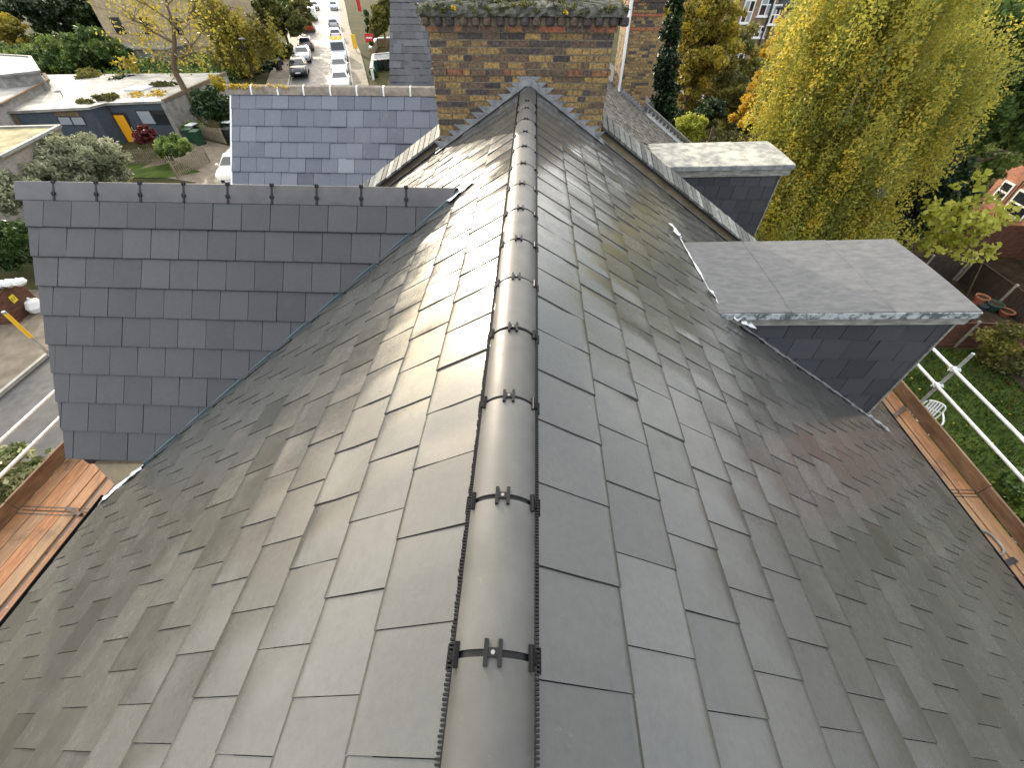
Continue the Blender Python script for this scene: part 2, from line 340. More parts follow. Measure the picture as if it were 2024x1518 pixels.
plain('tyre', (.012, .012, .012), .8); plain('alloy', (.5, .5, .5), .35, .8); plain('lamp_lens', (.75, .77, .78), .1); plain('tail_lens', (.35, .01, .01), .2)
plain('sign_red', (.48, .015, .02), .45); plain('sign_face', (.72, .55, .42), .5); plain('yellow_paint', (.75, .46, .02), .5)
leafmat('birch_leaf', [(0, (.20, .23, .05)), (.4, (.34, .34, .065)), (.72, (.50, .44, .07)), (1, (.68, .51, .07))], .5)
leafmat('gold_leaf', [(0, (.11, .105, .022)), (.4, (.25, .215, .035)), (.7, (.40, .33, .045)), (1, (.52, .39, .05))], .35)
leafmat('orange_leaf', [(0, (.24, .13, .025)), (.5, (.50, .32, .035)), (1, (.68, .46, .05))], .4)
leafmat('olive_leaf', [(0, (.060, .070, .020)), (.5, (.15, .155, .035)), (1, (.34, .28, .05))], .38)
leafmat('green_leaf', [(0, (.045, .085, .022)), (.5, (.13, .20, .05)), (1, (.30, .36, .085))], .45)
leafmat('dark_leaf', [(0, (.008, .018, .006)), (.5, (.018, .040, .010)), (1, (.045, .075, .022))], .15, .4)
leafmat('laurel_leaf', [(0, (.025, .055, .014)), (.5, (.085, .14, .03)), (1, (.28, .34, .07))], .3)
leafmat('sage_leaf', [(0, (.10, .115, .06)), (.5, (.26, .275, .165)), (1, (.48, .48, .32))], .35)
leafmat('lime_leaf', [(0, (.20, .23, .025)), (.5, (.42, .44, .06)), (1, (.62, .60, .13))], .45)
leafmat('hedge_leaf', [(0, (.012, .03, .006)), (.5, (.035, .075, .012)), (1, (.075, .13, .02))], .25)
leafmat('cream_leaf', [(0, (.03, .055, .012)), (.5, (.13, .16, .05)), (1, (.58, .55, .33))], .3)
leafmat('maroon_leaf', [(0, (.045, .008, .008)), (.5, (.085, .012, .013)), (1, (.15, .025, .025))], .25)
leafmat('moss_leaf', [(0, (.035, .035, .012)), (.5, (.09, .095, .022)), (1, (.18, .17, .04))], .2)
leafmat('fallen_leaf', [(0, (.25, .12, .02)), (.5, (.55, .38, .03)), (1, (.70, .52, .06))], .2)
leafmat('brown_leaf', [(0, (.07, .035, .015)), (.5, (.16, .08, .03)), (1, (.30, .17, .05))], .35)
leafmat('grass_blade', [(0, (.022, .038, .008)), (.5, (.045, .075, .013)), (1, (.10, .12, .03))], .25)

# ---------------------------------------------------------------- foliage
def leaf_cloud(centres, radii, n, size, tones, droop=0., flat=0., elong=1.7, tj=.085):
    """n leaves spread over clumps: centres (k,3), radii (k,3), tones (k,)"""
    k = len(centres); w = np.prod(radii, 1) ** .75; w = w / w.sum(); idx = rng.choice(k, n, p=w)
    d = rng.normal(size=(n, 3)); d /= np.linalg.norm(d, axis=1, keepdims=True)
    r = rng.random(n)[:, None] ** .45
    p = centres[idx] + d * r * radii[idx]
    if droop > 0: p[:, 2] -= rng.random(n) ** 1.3 * droop
    nrm = rng.normal(size=(n, 3)); nrm[:, 2] += flat; nrm /= np.linalg.norm(nrm, axis=1, keepdims=True)
    t = np.cross(nrm, rng.normal(size=(n, 3)))
    if droop > 0: t[:, 2] -= 1.2 * np.abs(t[:, 2]) ; 
    t /= np.linalg.norm(t, axis=1, keepdims=True) + 1e-9; b = np.cross(nrm, t)
    s = size * (.55 + .9 * rng.random(n))[:, None]
    V = np.stack([p - t*s*elong/2, p + b*s/2 + t*s*.1, p + t*s*elong/2, p - b*s/2 + t*s*.1], 1).reshape(-1, 3)
    Q = np.arange(4*n).reshape(-1, 4)
    tone = np.clip(tones[idx] + rng.normal(size=n) * tj, 0, 1)
    return V, Q, tone
def clumps(c, R, k, cr=.3, shell=.5, tone=(.2, .8), flatbot=1.0):
    c = np.array(c, float); R = np.array(R, float) if np.ndim(R) else np.array([R]*3, float)
    d = rng.normal(size=(k, 3)); d /= np.linalg.norm(d, axis=1, keepdims=True)
    d[:, 2] = np.where(d[:, 2] < 0, d[:, 2]*flatbot, d[:, 2])
    r = (shell + (1 - shell) * rng.random(k))[:, None]
    C = c + d * r * R * (1 - cr*.6)
    rad = np.ones((k, 3)) * R.mean() * cr * (.65 + .7*rng.random(k))[:, None] * np.array([1, 1, .8])
    return C, rad, tone[0] + (tone[1] - tone[0]) * rng.random(k)
def plant(name, label, cat, base, blobs, n, size, mat, trunk=None, group=None, droop=0, flat=0, k=40, cr=.3, shell=.45, tone=(.2, .8), limbs=6, bark='bark', elong=1.7, crown='crown', kind=None, zs=1.0):
    """a tree or shrub: blobs = [(centre, radii)], trunk = (points, radii) or None"""
    T = thing(name, label, cat, base, group)
    if kind: T['kind'] = kind
    vol = np.array([np.prod(np.array(b[1]) if np.ndim(b[1]) else np.array([b[1]]*3)) for b in blobs]) ** .7; vol /= vol.sum()
    CC, RR, TT = [], [], []
    for b, v in zip(blobs, vol):
        c_, r_, t_ = clumps(b[0], b[1], max(4, int(k*v)), cr, shell, tone, b[2] if len(b) > 2 else 1); CC.append(c_); RR.append(r_); TT.append(t_)
    CC, RR, TT = np.concatenate(CC), np.concatenate(RR), np.concatenate(TT)
    RR = RR * np.array([1, 1, zs]); V, Q, tn = leaf_cloud(CC, RR, n, size, TT, droop, flat, elong)
    g = G(base[1]); ok = V.reshape(-1, 4, 3)[:, :, 2].min(1) > g - .02
    put(crown, V.reshape(-1, 4, 3)[ok].reshape(-1, 3), quads=np.arange(4*ok.sum()).reshape(-1, 4), mat=M[mat], parent=T, tone=tn[ok])
    if trunk:
        mb = MB(); pts, rad = trunk; mb.tube(pts, rad, 9)
        P = [Vector(p) for p in pts]; top = P[-1]
        order = rng.permutation(len(CC))[:limbs]
        for i in order:
            e = Vector(CC[i]); j = rng.integers(max(1, len(P)//2), len(P)); s0 = P[j]
            mid = s0.lerp(e, .5) + Vector((0, 0, .12*(e-s0).length))
            mb.tube([s0, mid, e], [rad[j]*.6, rad[j]*.36, .012], 6)
        mb.build('trunk', M[bark], T)
    return T
# ---------------------------------------------------------------- tiles
def tile_field(name, parent, mat, O, U, Vd, N, u0, u1, rows, w, L, th, offs, jit=.0011, camber=.0056, gap=.0025, planes=None, under=True, nose=.004, tones=(.15, .85), oddtone=.06, step=.0026):
    O, U, Vd, N = (np.array(a, float) for a in (O, U, Vd, N)); VS, Q, TN, SM = [], [], [], []; base = 0
    nu, nv = 9, 8
    for c, vl in enumerate(rows):
        g = vl - rows[c-1] if c else (rows[1] - rows[0] if len(rows) > 1 else L*.8)
        o = offs(c); k0 = int(math.floor((u0 - o) / w))
        for k in range(k0, k0 + int((u1-u0)/w) + 3):
            a, b = max(o + k*w + gap/2, u0), min(o + (k+1)*w - gap/2, u1)
            if b - a < .025: continue
            tone = tones[0] + (tones[1]-tones[0]) * random.random()
            if random.random() < oddtone: tone = random.choice([0, 1])
            jn, tw, ti = random.gauss(0, jit*.8), random.gauss(-step, jit*.6), random.gauss(0, jit*1.0)
            cu, cv = np.clip(random.gauss(.35, .75), -1.1, 1.6) * camber, random.gauss(.15, .25) * camber; ph = random.uniform(0, 6.28); sk = random.gauss(0, .0012)
            su = np.linspace(0, 1, nu); sv = np.array([0, .33, .62, .85, 1 - .034/L, 1 - .018/L, 1 - .007/L, 1.0])
            uu, vv = np.meshgrid(a + (b-a)*su, (vl - L) + L*sv); S_, T_ = np.meshgrid(su, sv)
            wv_ = np.sin(np.pi*np.clip((vv-(vl-g)-.02)/(g-.02), 0, 1))**.6
            nn = th + th*(1 - (vl - vv)/g) + jn + tw*(S_-.5)*2 + ti*(T_-.5)*2 + wv_*(cu*(1-(2*S_-1)**2) + cu*.35*np.sin(S_*6.28+ph)*(1-(2*S_-1)**2) + cv*np.sin(T_*7 + 1))
            nn[-3] -= nose*.12; nn[-2] -= nose*.5; nn[-1] -= nose*1.3; vv[-1] += sk * (su - .5) * 2
            edge = np.minimum(uu - a, b - uu); 
            P = O + uu[..., None]*U + vv[..., None]*Vd + nn[..., None]*N
            VS.append(P.reshape(-1, 3)); i = lambda r, q: base + r*nu + q
            for r in range(nv-1):
                for q in range(nu-1): Q.append((i(r, q), i(r+1, q), i(r+1, q+1), i(r, q+1))); TN.append(tone); SM.append(True)
            base += nu*nv
            per = [P[r, 0] for r in range(nv)] + [P[-1, q] for q in range(1, nu)] + [P[r, -1] for r in range(nv-2, -1, -1)]
            low = [p - N*(th*1.15) for p in per]; m = len(per); VS.append(np.array(per + low))
            for j in range(m-1): Q.append((base+j, base+m+j, base+m+j+1, base+j+1)); TN.append(tone*.8); SM.append(False)
            base += 2*m
    V = np.concatenate(VS); Q = np.array(Q); mi = np.zeros(len(Q), int)
    if under:                                         # dark underlay just below the tiles
        v1 = rows[-1]; v0 = rows[0] - L
        V = np.concatenate([V, [O+U*u0+Vd*v0-N*.006, O+U*u0+Vd*(v1-.01)-N*.006, O+U*u1+Vd*(v1-.01)-N*.006, O+U*u1+Vd*v0-N*.006]])
        Q = np.concatenate([Q, [[base, base+1, base+2, base+3]]]); TN.append(0); SM.append(False); mi = np.append(mi, 1)
    o = put(name, V, faces=Q.tolist(), mat=[mat, M['dark_gap']], parent=parent, tone=TN, mi=mi, smooth=SM)
    if planes: clip(o, planes)
    return o
PIT = R_(32.5); CP, SP, TP = math.cos(PIT), math.sin(PIT), math.tan(PIT)
AP = -.01
def slz(x): return AP - TP*abs(x)                      # height of the main roof planes
LEFT = dict(O=(0, 0, AP), U=(0, 1, 0), Vd=(-CP, 0, -SP), N=(-SP, 0, CP)); RIGHT = dict(O=(0, 0, AP), U=(0, 1, 0), Vd=(CP, 0, -SP), N=(SP, 0, CP))

# ================================================================ GROUND
YB = [-60, -20, 0, 12, 22, 28, 34, 37, 40, 44, 47.5, 51, 53.5, 56, 62, 70, 80, 88, 100, 118, 133, 147, 170, 200, 260, 400]
def ribbon(name, fl, fr, mat, lift, ys=YB, kind='structure', thick=0):
    V, F = [], []
    for y in ys: V += [(fl(y), y, G(y)+lift), (fr(y), y, G(y)+lift)]
    n = len(ys)
    F = [(2*i, 2*i+1, 2*i+3, 2*i+2) for i in range(n-1)]
    if thick:
        for y in ys: V += [(fl(y), y, G(y)+lift-thick), (fr(y), y, G(y)+lift-thick)]
        for i in range(n-1): F += [(2*i, 2*i+2, 2*n+2*i+2, 2*n+2*i), (2*i+1, 2*n+2*i+1, 2*n+2*i+3, 2*i+3)]
    o = put(name, V, faces=F, mat=mat); o['kind'] = kind; return o
ribbon('ground', lambda y: -420, lambda y: 420, M['rough_ground'], 0)
_L = [(-60, -17.8), (-20, -17.8), (12, -17.8), (22, -18.3), (30, -19.7), (40, -22.0), (51, -25.2), (70, -31.5), (88, -38.2), (118, -48.5), (147, -58.6), (200, -78), (400, -150)]
def kl(y): return float(np.interp(y, [a for a, b in _L], [b for a, b in _L]))
def kr(y): return kl(y) + float(np.interp(y, [0, 20, 51, 100, 150], [7.4, 7.2, 6.7, 6.3, 6.6]))
ribbon('road', kl, kr, M['asphalt'], .012)
ribbon('pavement', lambda y: kl(y)-2.4, lambda y: kl(y)-.13, M['paving'], .115, thick=.115)
ribbon('pavement', lambda y: kr(y)+.13, lambda y: kr(y)+1.75, M['paving'], .115, thick=.115)
ribbon('kerb', lambda y: kl(y)-.13, kl, M['kerb_stone'], .125, thick=.125)
ribbon('kerb', kr, lambda y: kr(y)+.13, M['kerb_stone'], .125, thick=.125)
def patch(name, poly, mat, lift=.03, kind='structure'):
    o = put(name, [(x, y, G(y)+lift) for x, y in poly], faces=[tuple(range(len(poly)))], mat=mat); o['kind'] = kind; return o
patch('lawn', [(9.5, -3), (19.5, -3), (19.6, 6.5), (19.0, 12.6), (9.0, 12.6)], M['lawn_green'])
patch('flower_bed', [(16.6, 1.5), (19.4, 1.5), (19.0, 12.5), (17.2, 12.5), (17.4, 10.6), (16.4, 8)], M['soil'], .05)
patch('garden_soil', [(9, 13.1), (24, 13.1), (24, 45), (6, 45)], M['soil'], .02)
patch('driveway', [(-27.2, 29.0), (-19.9, 27.0), (-21.2, 33.8), (-26.5, 36.0)], M['paving'], .02)
_gl = [at(235, 352)[:2], at(330, 352)[:2], at(398, 340)[:2], at(345, 318)[:2], at(248, 326)[:2]]
patch('front_lawn', _gl, M['lawn_green'], .03)
patch('driveway', [(-27.0, 9.5), (-20.3, 9.5), (-20.3, 15.0), (-27.0, 15.0)], M['paving'], .04)
patch('front_garden', [(-10.3, -2), (-4.4, -2), (-4.4, 7), (-8.4, 7)], M['soil'], .05)

# ================================================================ NEAR HOUSE
H1 = thing('terraced_house', 'near house with newly tiled wet grey roof, dry ridge, slated gable and felt topped dormer', 'house', (0, 2, -9.3))
wl = MB(); wl.box(-4.25, 5.2, -3.0, 7.1, -9.3, -3.75)
wl.add([(-4.25, -3, -3.75), (5.2, -3, -3.75), (5.2, -3, slz(5.2)-.06), (0, -3, AP-.06), (-4.25, -3, slz(-4.25)-.06)], [(0, 1, 2, 3, 4)])
wl.box(-4.25, -4.05, -3, 7.1, -3.75, -2.95); wl.box(5.0, 5.2, -3, 7.1, -3.75, -3.55)
wl.box(-4.85, -4.25, 2.46, 7.1, -9.3, -2.72)
wl.build('wall', M['yellow_brick'], H1)
rowsL = [.462 + .3225*i for i in range(16)]; rowsR = [.487 + .3225*i for i in range(20)]
offL = [.03 if i % 2 == 0 else .165 for i in range(20)]; offR = [.19 if i % 2 == 0 else .03 for i in range(20)]
for i in range(20): offL[i] += random.gauss(0, .012); offR[i] += random.gauss(0, .012)
tile_field('roof_slope', H1, M['slate_tile'], **LEFT, u0=-3.0, u1=6.98, rows=rowsL, w=.30, L=.42, th=.0105, offs=lambda c: offL[c])
tile_field('roof_slope', H1, M['slate_tile'], **RIGHT, u0=-3.0, u1=6.98, rows=rowsR, w=.30, L=.42, th=.0105, offs=lambda c: offR[c])
# gutters along the two eaves
for sx, xe in ((-1, -4.50), (1, 5.56)):
    g = MB(); ze = slz(xe) - .03
    prof = [(.055*math.cos(a), .055*math.sin(a)) for a in np.linspace(math.pi, 2*math.pi, 9)]
    y0, y1 = (-3.0, 2.1) if sx < 0 else (-3.0, 7.05)
    g.rings([[(xe+sx*.045+p[0], y, ze+p[1]) for p in prof] + [(xe+sx*.045+p[0]*.85, y, ze+p[1]*.85) for p in prof[::-1]] for y in (y0, y1)], True)
    g.build('gutter', M['black_plastic'], H1)
    f = MB(); f.box(min(xe-sx*.06, xe-sx*.03), max(xe-sx*.06, xe-sx*.03), y0, y1, ze-.16, ze+.005); f.build('fascia_board', M['black_plastic'], H1)
# dry ridge
def arc(rad, sag_c, a0, a1, n): return [(rad*math.sin(a), sag_c + rad*math.cos(a)) for a in np.linspace(a0, a1, n)]
RG = part('ridge', H1, (0, 2, -.08))
RAD, AMX = .1285, R_(64)
def ridge_piece(y0, y1, mat, rise=0):
    dx_, dz_ = random.gauss(0, .0012), random.gauss(0, .0012); m = MB(); top = arc(RAD, -RAD, -AMX, AMX, 17); bot = arc(RAD-.016, -RAD, -AMX, AMX, 17)
    ends = lambda y, s: [(x*s + dx_, y, z*s + dz_) for x, z in top] + [(x*s + dx_, y, z*s + dz_) for x, z in bot[::-1]]
    m.rings([ends(y0, .995), ends(y0+.006, 1.0), ends(y1-.006, 1.0), ends(y1, .995)], True)
    o = m.build('ridge_tile', mat, RG); o.data.materials.clear(); o.data.materials.append(mat); return o
def ridge_union(y):
    m = MB(); a = arc(RAD-.006, -RAD, -AMX-.03, AMX+.03, 17); b = arc(RAD-.03, -RAD, -AMX-.03, AMX+.03, 17)
    e = lambda yy: [(x, yy, z) for x, z in a] + [(x, yy, z) for x, z in b[::-1]]
    m.rings([e(y-.0125), e(y+.0125)], True)
    for an in (-58, 0, 58):                            # the three H shaped clips
        q = R_(an); rad = Vector((math.sin(q), 0, math.cos(q))); tg = Vector((math.cos(q), 0, -math.sin(q))); c = Vector((0, y, -RAD)) + rad*(RAD+.004)
        for s in (-1, 1): m.bar(c + tg*.019*s + Vector((0, -.031, 0)), c + tg*.019*s + Vector((0, .031, 0)), .011, .013, tuple(rad))
        m.bar(c - tg*.019, c + tg*.019, .022, .010, tuple(rad))
        if an == 0:
            m.lathe([(0, .0075), (.0055, .0075), (.0062, .004)], tuple(c), 12, m=1)
    m.build('ridge_union', [M['black_plastic'], M['screw_steel']], RG)
uy = [.238 + .455*i for i in range(-7, 13)]
for i in range(len(uy)-1): ridge_piece(uy[i]+.009, uy[i+1]-.009, M['ridge_concrete'])
ridge_piece(uy[-1]+.009, 6.03-.009, M['ridge_concrete']); ridge_piece(6.03+.009, 6.86, M['ridge_concrete'])
for y in uy + [6.03]: ridge_union(y)
cf = MB()                                              # toothed ventilation strip under both ridge edges
for s in (-1, 1):
    y = -3.0
    while y < 6.8:
        x = s*.113; cf.box(min(x, x+s*(.013+random.uniform(-.002, .002))), max(x, x+s*.012), y, y+.0055, -.115+random.uniform(-.002, .002), -.062); y += .0105
    cf.box(min(s*.100, s*.1145), max(s*.100, s*.1145), -3.0, 6.85, -.115, -.064)
cf.build('ridge_vent_strip', M['black_plastic'], RG)

# left gable, its slope towards us
GR = part('gable_roof', H1, (-2.5, 3.2, -1.5))
gy, gz, ga = 4.2, -.39, math.atan2(2.07, 1.915)
GU, GV, GN = (1, 0, 0), (0, -math.cos(ga), -math.sin(ga)), (0, -math.sin(ga), math.cos(ga))
grow = [.419 + .3*i for i in range(9)]
vdir = Vector((-4.755, 2.285, 0)) - Vector((-5.135, 4.2, 0)); vn = Vector((-vdir.y, vdir.x, 0)).normalized()
if vn.x > 0: vn = -vn
valn = Vector((2.285-4.17, -(-3.856+.65), 0)).normalized()
if valn.x < 0: valn = -valn
tile_field('gable_slope', GR, M['gable_tile'], (0, gy, gz), GU, GV, GN, -5.3, -.45, grow, .2945, .38, .022, lambda c: -4.89 + (0, .235, .128, .06, .2, .06, .2, .1, .22)[c % 9] - (0 if c % 2 else .0), jit=.0012, camber=.0008, gap=.006, step=.0004,
           planes=[((-5.135, 4.2, 0), tuple(vn)), ((-.60, 4.17, 0), tuple(valn))], tones=(.2, .8), nose=.001)
bk = MB()                                              # far slope and verge of the same gable
bk.solid([(-5.13, gy, gz-.01), (-.5, gy, gz-.01), (-2.5, gy+1.5, gz-1.5*math.tan(ga)), (-5.0, gy+1.9, gz-1.9*math.tan(ga))], (0, -.02, -.05)); bk.build('gable_back_slope', M['gable_tile'], GR)
ex = MB()
ex.solid([(-5.09, gy, gz-.05), (-4.76, 2.36, gz-1.84*math.tan(ga)-.06), (-4.76, 2.40, -2.75), (-5.0, gy+1.8, -2.75)], (.05, 0, 0))
ex.build('gable_end_wall', M['yellow_brick'], GR)
def gable_ridge(parent, xs, y, z, wing, mat, ang, name='gable_ridge_tile', clipper=None, thick=.014, rise=.045):
    for x0, x1 in zip(xs[:-1], xs[1:]):
        m = MB(); c, s = math.cos(ang)*wing, math.sin(ang)*wing; c2, s2 = math.cos(ang)*(wing-.0), math.sin(ang)*wing
        prof = [(y-c, z+rise-s), (y-.012, z+rise-.004), (y, z+rise), (y+.012, z+rise-.004), (y+c, z+rise-s), (y+c-.004, z+rise-s-thick), (y, z+rise-.02), (y-c+.004, z+rise-s-thick)]
        m.rings([[(x, p[0], p[1]) for p in prof] for x in (x0+.007, x1-.007)], True, sm=False)
        o = m.build(name, mat, parent)
        if clipper: clip(o, clipper)
gxs = [-5.19 + .4505*i for i in range(9)] + [-1.24]
gxs = [-5.19, -4.772, -4.325, -3.868, -3.418, -2.965, -2.515, -2.06, -1.61, -1.16, -.60]
gable_ridge(GR, gxs, gy, gz, .185, M['gable_ridge_concrete'], ga, clipper=[((-.66, gy, gz), (.83, -.56, 0))])
for x in gxs[1:-1]:
    m = MB(); z0 = gz+.052; n1 = Vector((0, -math.sin(ga), math.cos(ga))); d1 = Vector((0, -math.cos(ga), -math.sin(ga)))
    P = Vector((x, gy, z0))
    m.bar(P - n1*.004, P + d1*.192 - n1*.004, .020, .012, tuple(n1)); m.bar(P + Vector((0, .004, 0)), P + Vector((0, math.cos(ga)*.19, -math.sin(ga)*.19)), .02, .012, (0, math.sin(ga), math.cos(ga)))
    for t_ in (.008, .125):
        c = P + d1*t_ + n1*.004
        for s in (-1, 1): m.bar(c + Vector((.012*s, 0, 0)) - d1*.016, c + Vector((.012*s, 0, 0)) + d1*.016, .008, .010, tuple(n1))
        m.bar(c - Vector((.02, 0, 0)), c + Vector((.02, 0, 0)), .012, .008, tuple(n1))
    m.build('gable_ridge_clip', M['black_plastic'], GR)
# valley: upstand strip and the dark trough beside it
A_, B_ = Vector((-.63, 4.185, slz(.63)+.03)), Vector((-3.90, 2.255, slz(3.90)+.03)); dv = (B_-A_).normalized(); side = Vector((0, 0, 1)).cross(dv).normalized()
if side.x < 0: side = -side
v = MB(); v.bar(A_, B_ + dv*.02, .016, .05); v.bar(A_ + side*.045 - Vector((0, 0, .032)), B_ + side*.045 - Vector((0, 0, .032)), .075, .012, (-SP, 0, CP))
v.build('valley_trim', M['valley_trim'], GR)
def crumple(name, parent, pts, width, mat, nrm, amp=.012, seg=.05, side=None, wj=.25):    # beaten lead strip along a line
    P = [Vector(p) for p in pts]; N = Vector(nrm).normalized(); V, F = [], []; rows_ = []
    for a, b in zip(P[:-1], P[1:]):
        k = max(2, int((b-a).length/seg)); rows_ += [a.lerp(b, i/k) for i in range(k)]
    rows_.append(P[-1]); d = (P[-1]-P[0]).normalized(); sd = d.cross(N).normalized() if side is None else Vector(side).normalized()
    m = 5
    for i, p in enumerate(rows_):
        w_ = width*(1 + random.uniform(-wj, wj))
        for j in range(m): V.append(p + sd*w_*(j/(m-1)-.5) + N*(random.uniform(0, amp) + .002))
    n = len(rows_); F = [(i*m+j, (i+1)*m+j, (i+1)*m+j+1, i*m+j+1) for i in range(n-1) for j in range(m-1)]
    o = put(name, V, faces=F, mat=mat, parent=parent); s = o.modifiers.new('t', 'SOLIDIFY'); s.thickness = .003; return o
LN, RN = (-SP, 0, CP), (SP, 0, CP)
crumple('lead_saddle', GR, [(-.74, 4.09, slz(.74)+.045), (-.62, 4.20, slz(.62)+.03), (-.52, 4.30, slz(.52)+.02)], .15, M['bright_lead'], LN, .012)
crumple('lead_saddle', GR, [(-3.93, 2.24, slz(3.93)+.02), (-4.42, 1.98, slz(4.42)+.02)], .11, M['bright_lead'], LN, .015)
# mortared kneeler under the gable eaves and a black box as painted eaves shade
kn = MB()
kn.add([(-4.60, 2.30, -2.60), (-3.86, 2.27, -2.50), (-4.30, 2.13, slz(4.30)-.01), (-4.44, 2.16, -2.98), (-4.60, 2.60, -2.60), (-3.86, 2.60, -2.50), (-4.3, 2.6, -2.9), (-4.44, 2.6, -3.1)],
       [(0, 3, 2, 1), (0, 4, 7, 3), (3, 7, 6, 2), (0, 1, 5, 4), (2, 6, 5, 1), (4, 5, 6, 7)])
kn.build('mortar_kneeler', M['render_wall'], GR)
so = MB(); so.box(-4.74, -3.9, 2.34, 2.48, -2.66, -2.53); so.build('eaves_shade', M['dark_gap'], GR)

# dormer on the right slope
def dormer(parent, xi, xo, y0, y1, zr, zb, felt, edge_mat, cheekmat, xc, yc, rows_, lead=True, skew=.045, name='dormer', fh=.17, wide=1.0, rise=.035):
    D = part(name, parent, ((xi+xo)/2, (y0+y1)/2, zr)); yy = lambda y, x: y + skew*(x-xi)
    xs = [xi-.3]; 
    while xs[-1] < xo: xs.append(min(xs[-1]+wide, xo))
    m = MB()                                           # lapped felt sheets with a slight camber
    for i, (a, b) in enumerate(zip(xs[:-1], xs[1:])):
        ny = 7; top = []
        for x, dz in ((a, .000), (b + (.04 if b < xo else 0), .007)):
            top.append([(x, yy(y0 + (y1-y0)*t, x), zr + rise*(x-xi) + .014*(1-(2*t-1)**2) + dz) for t in np.linspace(0, 1, ny)])
        for r in top: r.insert(0, (r[0][0], r[0][1]-.012, r[0][2]-.035))
        m.rings(top, False, cap=False)
    m.rings([[(xo, yy(y0+(y1-y0)*t, xo), zr+rise*(xo-xi)+.014*(1-(2*t-1)**2)+.007) for t in np.linspace(0, 1, 7)],
             [(xo+.02, yy(y0+(y1-y0)*t, xo), zr+rise*(xo-xi)-.10) for t in np.linspace(0, 1, 7)]], False, cap=False)
    ft = m.build('felt_roof', felt, D)
    for b in xs[1:-1]:                                   # bitumen bead along each lap of the felt
        sm = MB(); sm.rings([[(b+.035+dx+random.uniform(-.002, .002), y0+(y1-y0)*t, zr+rise*(b-xi)+.014*(1-(2*t-1)**2)+.009+dz) for dx, dz in ((-.012, 0), (0, .006), (.014, -.004))] for t in np.linspace(0, 1, 14)], False, cap=False)
        sm.build('felt_seam', felt, D)
    e = MB(); e.add([(xi+.02, yy(y0, xi)-.014, zr-.075), (xo+.012, yy(y0, xo)-.014, zr+rise*(xo-xi)-.075), (xo+.012, yy(y0, xo)-.014, zr+rise*(xo-xi)-.004), (xi+.02, yy(y0, xi)-.014, zr-.004),
              (xi+.02, yy(y0, xi)+.03, zr-.075), (xo+.012, yy(y0, xo)+.03, zr+rise*(xo-xi)-.075), (xo+.012, yy(y0, xo)+.03, zr+rise*(xo-xi)-.01), (xi+.02, yy(y0, xi)+.03, zr-.01)],
             [(0, 1, 2, 3), (3, 2, 6, 7), (1, 5, 6, 2), (0, 4, 5, 1), (0, 3, 7, 4)]); e.build('roof_edge', edge_mat, D)
    f = MB(); f.add([(xi+.05, yy(y0, xi)+.01, zr-fh), (xo-.03, yy(y0, xo)+.01, zr+rise*(xo-xi)-fh), (xo-.01, yy(y0, xo)+.01, zr+rise*(xo-xi)-.06), (xi, yy(y0, xi)+.01, zr-.06),
              (xi+.05, yc+.05, zr-fh), (xo-.03, yc+.3, zr+rise*(xo-xi)-fh), (xo-.01, yc+.3, zr+rise*(xo-xi)-.06), (xi, yc+.05, zr-.06)],
             [(0, 1, 2, 3), (0, 4, 5, 1), (1, 5, 6, 2), (0, 3, 7, 4)]); f.build('fascia', M['weathered_fascia'], D)
    tile_field('cheek', D, cheekmat, (0, yc, zr-.06), (1, 0, 0), (0, 0, -1), (0, -1, 0), xi-.1, xc, rows_, .30, .34, .010, lambda c: xi + (.1 if c % 2 else .25), jit=.0015, camber=.0010, gap=.006, step=0, under=True,
               planes=[((0, 0, AP), (-SP, 0, -CP))], nose=.001)
    fr = MB(); zq = zr - .1                                     # the body of the dormer and its glazed front
    zfoot = slz(xc+.02) - .1
    fr.box(xi, xc-.012, yc+.012, y1-.06, zfoot, zr-.06); fr.build('dormer_wall', cheekmat, D)
    t = MB(); t.box(xc-.006, xc+.018, yc-.030, yc+.03, zfoot+.08, zr+rise*(xo-xi)-fh+.01); t.build('corner_trim', M['weathered_fascia'], D)
    wd = MB(); wd.box(xc-.02, xc+.03, yc+.12, y1-.18, slz(xc)+.25, zr-.25, m=0); wd.box(xc+.031, xc+.036, yc+.19, (yc+y1)/2-.04, slz(xc)+.32, zr-.31, m=1); wd.box(xc+.031, xc+.036, (yc+y1)/2+.02, y1-.25, slz(xc)+.32, zr-.31, m=1)
    wd.build('window', [M['white_paint'], M['glass_dark']], D)
    return D
D1 = dormer(H1, 2.02, 4.58, 3.535, 5.02, -1.29, -2.9, M['mineral_felt'], M['flaked_edge'], M['cheek_slate'], 4.50, 3.62, [.30 + .29*i for i in range(7)], skew=.004)
crumple('lead_flashing', D1, [(2.33, 3.585, slz(2.33)+.03), (3.2, 3.575, slz(3.2)+.02), (4.0, 3.565, slz(4.0)+.02), (4.56, 3.53, slz(4.56)+.02)], .07, M['lead'], RN, .012, .06, wj=.35)
crumple('lead_flashing', D1, [(1.97, 5.00, slz(1.97)+.03), (2.02, 4.3, slz(2.02)+.03), (2.10, 3.62, slz(2.10)+.02)], .032, M['bright_lead'], RN, .010, .09, wj=.5)
crumple('lead_flashing', D1, [(1.90, 5.28, slz(1.90)+.03), (1.96, 5.02, slz(1.96)+.03)], .09, M['bright_lead'], RN, .03, .04, wj=.5)
crumple('lead_flashing', D1, [(2.04, 3.93, slz(2.04)+.03), (2.16, 3.55, slz(2.16)+.03)], .11, M['bright_lead'], RN, .03, .05, wj=.3)
crumple('lead_flashing', D1, [(2.18, 3.54, slz(2.18)+.06), (2.42, 3.53, slz(2.38)+.06)], .09, M['bright_lead'], RN, .05, .035, wj=.6)
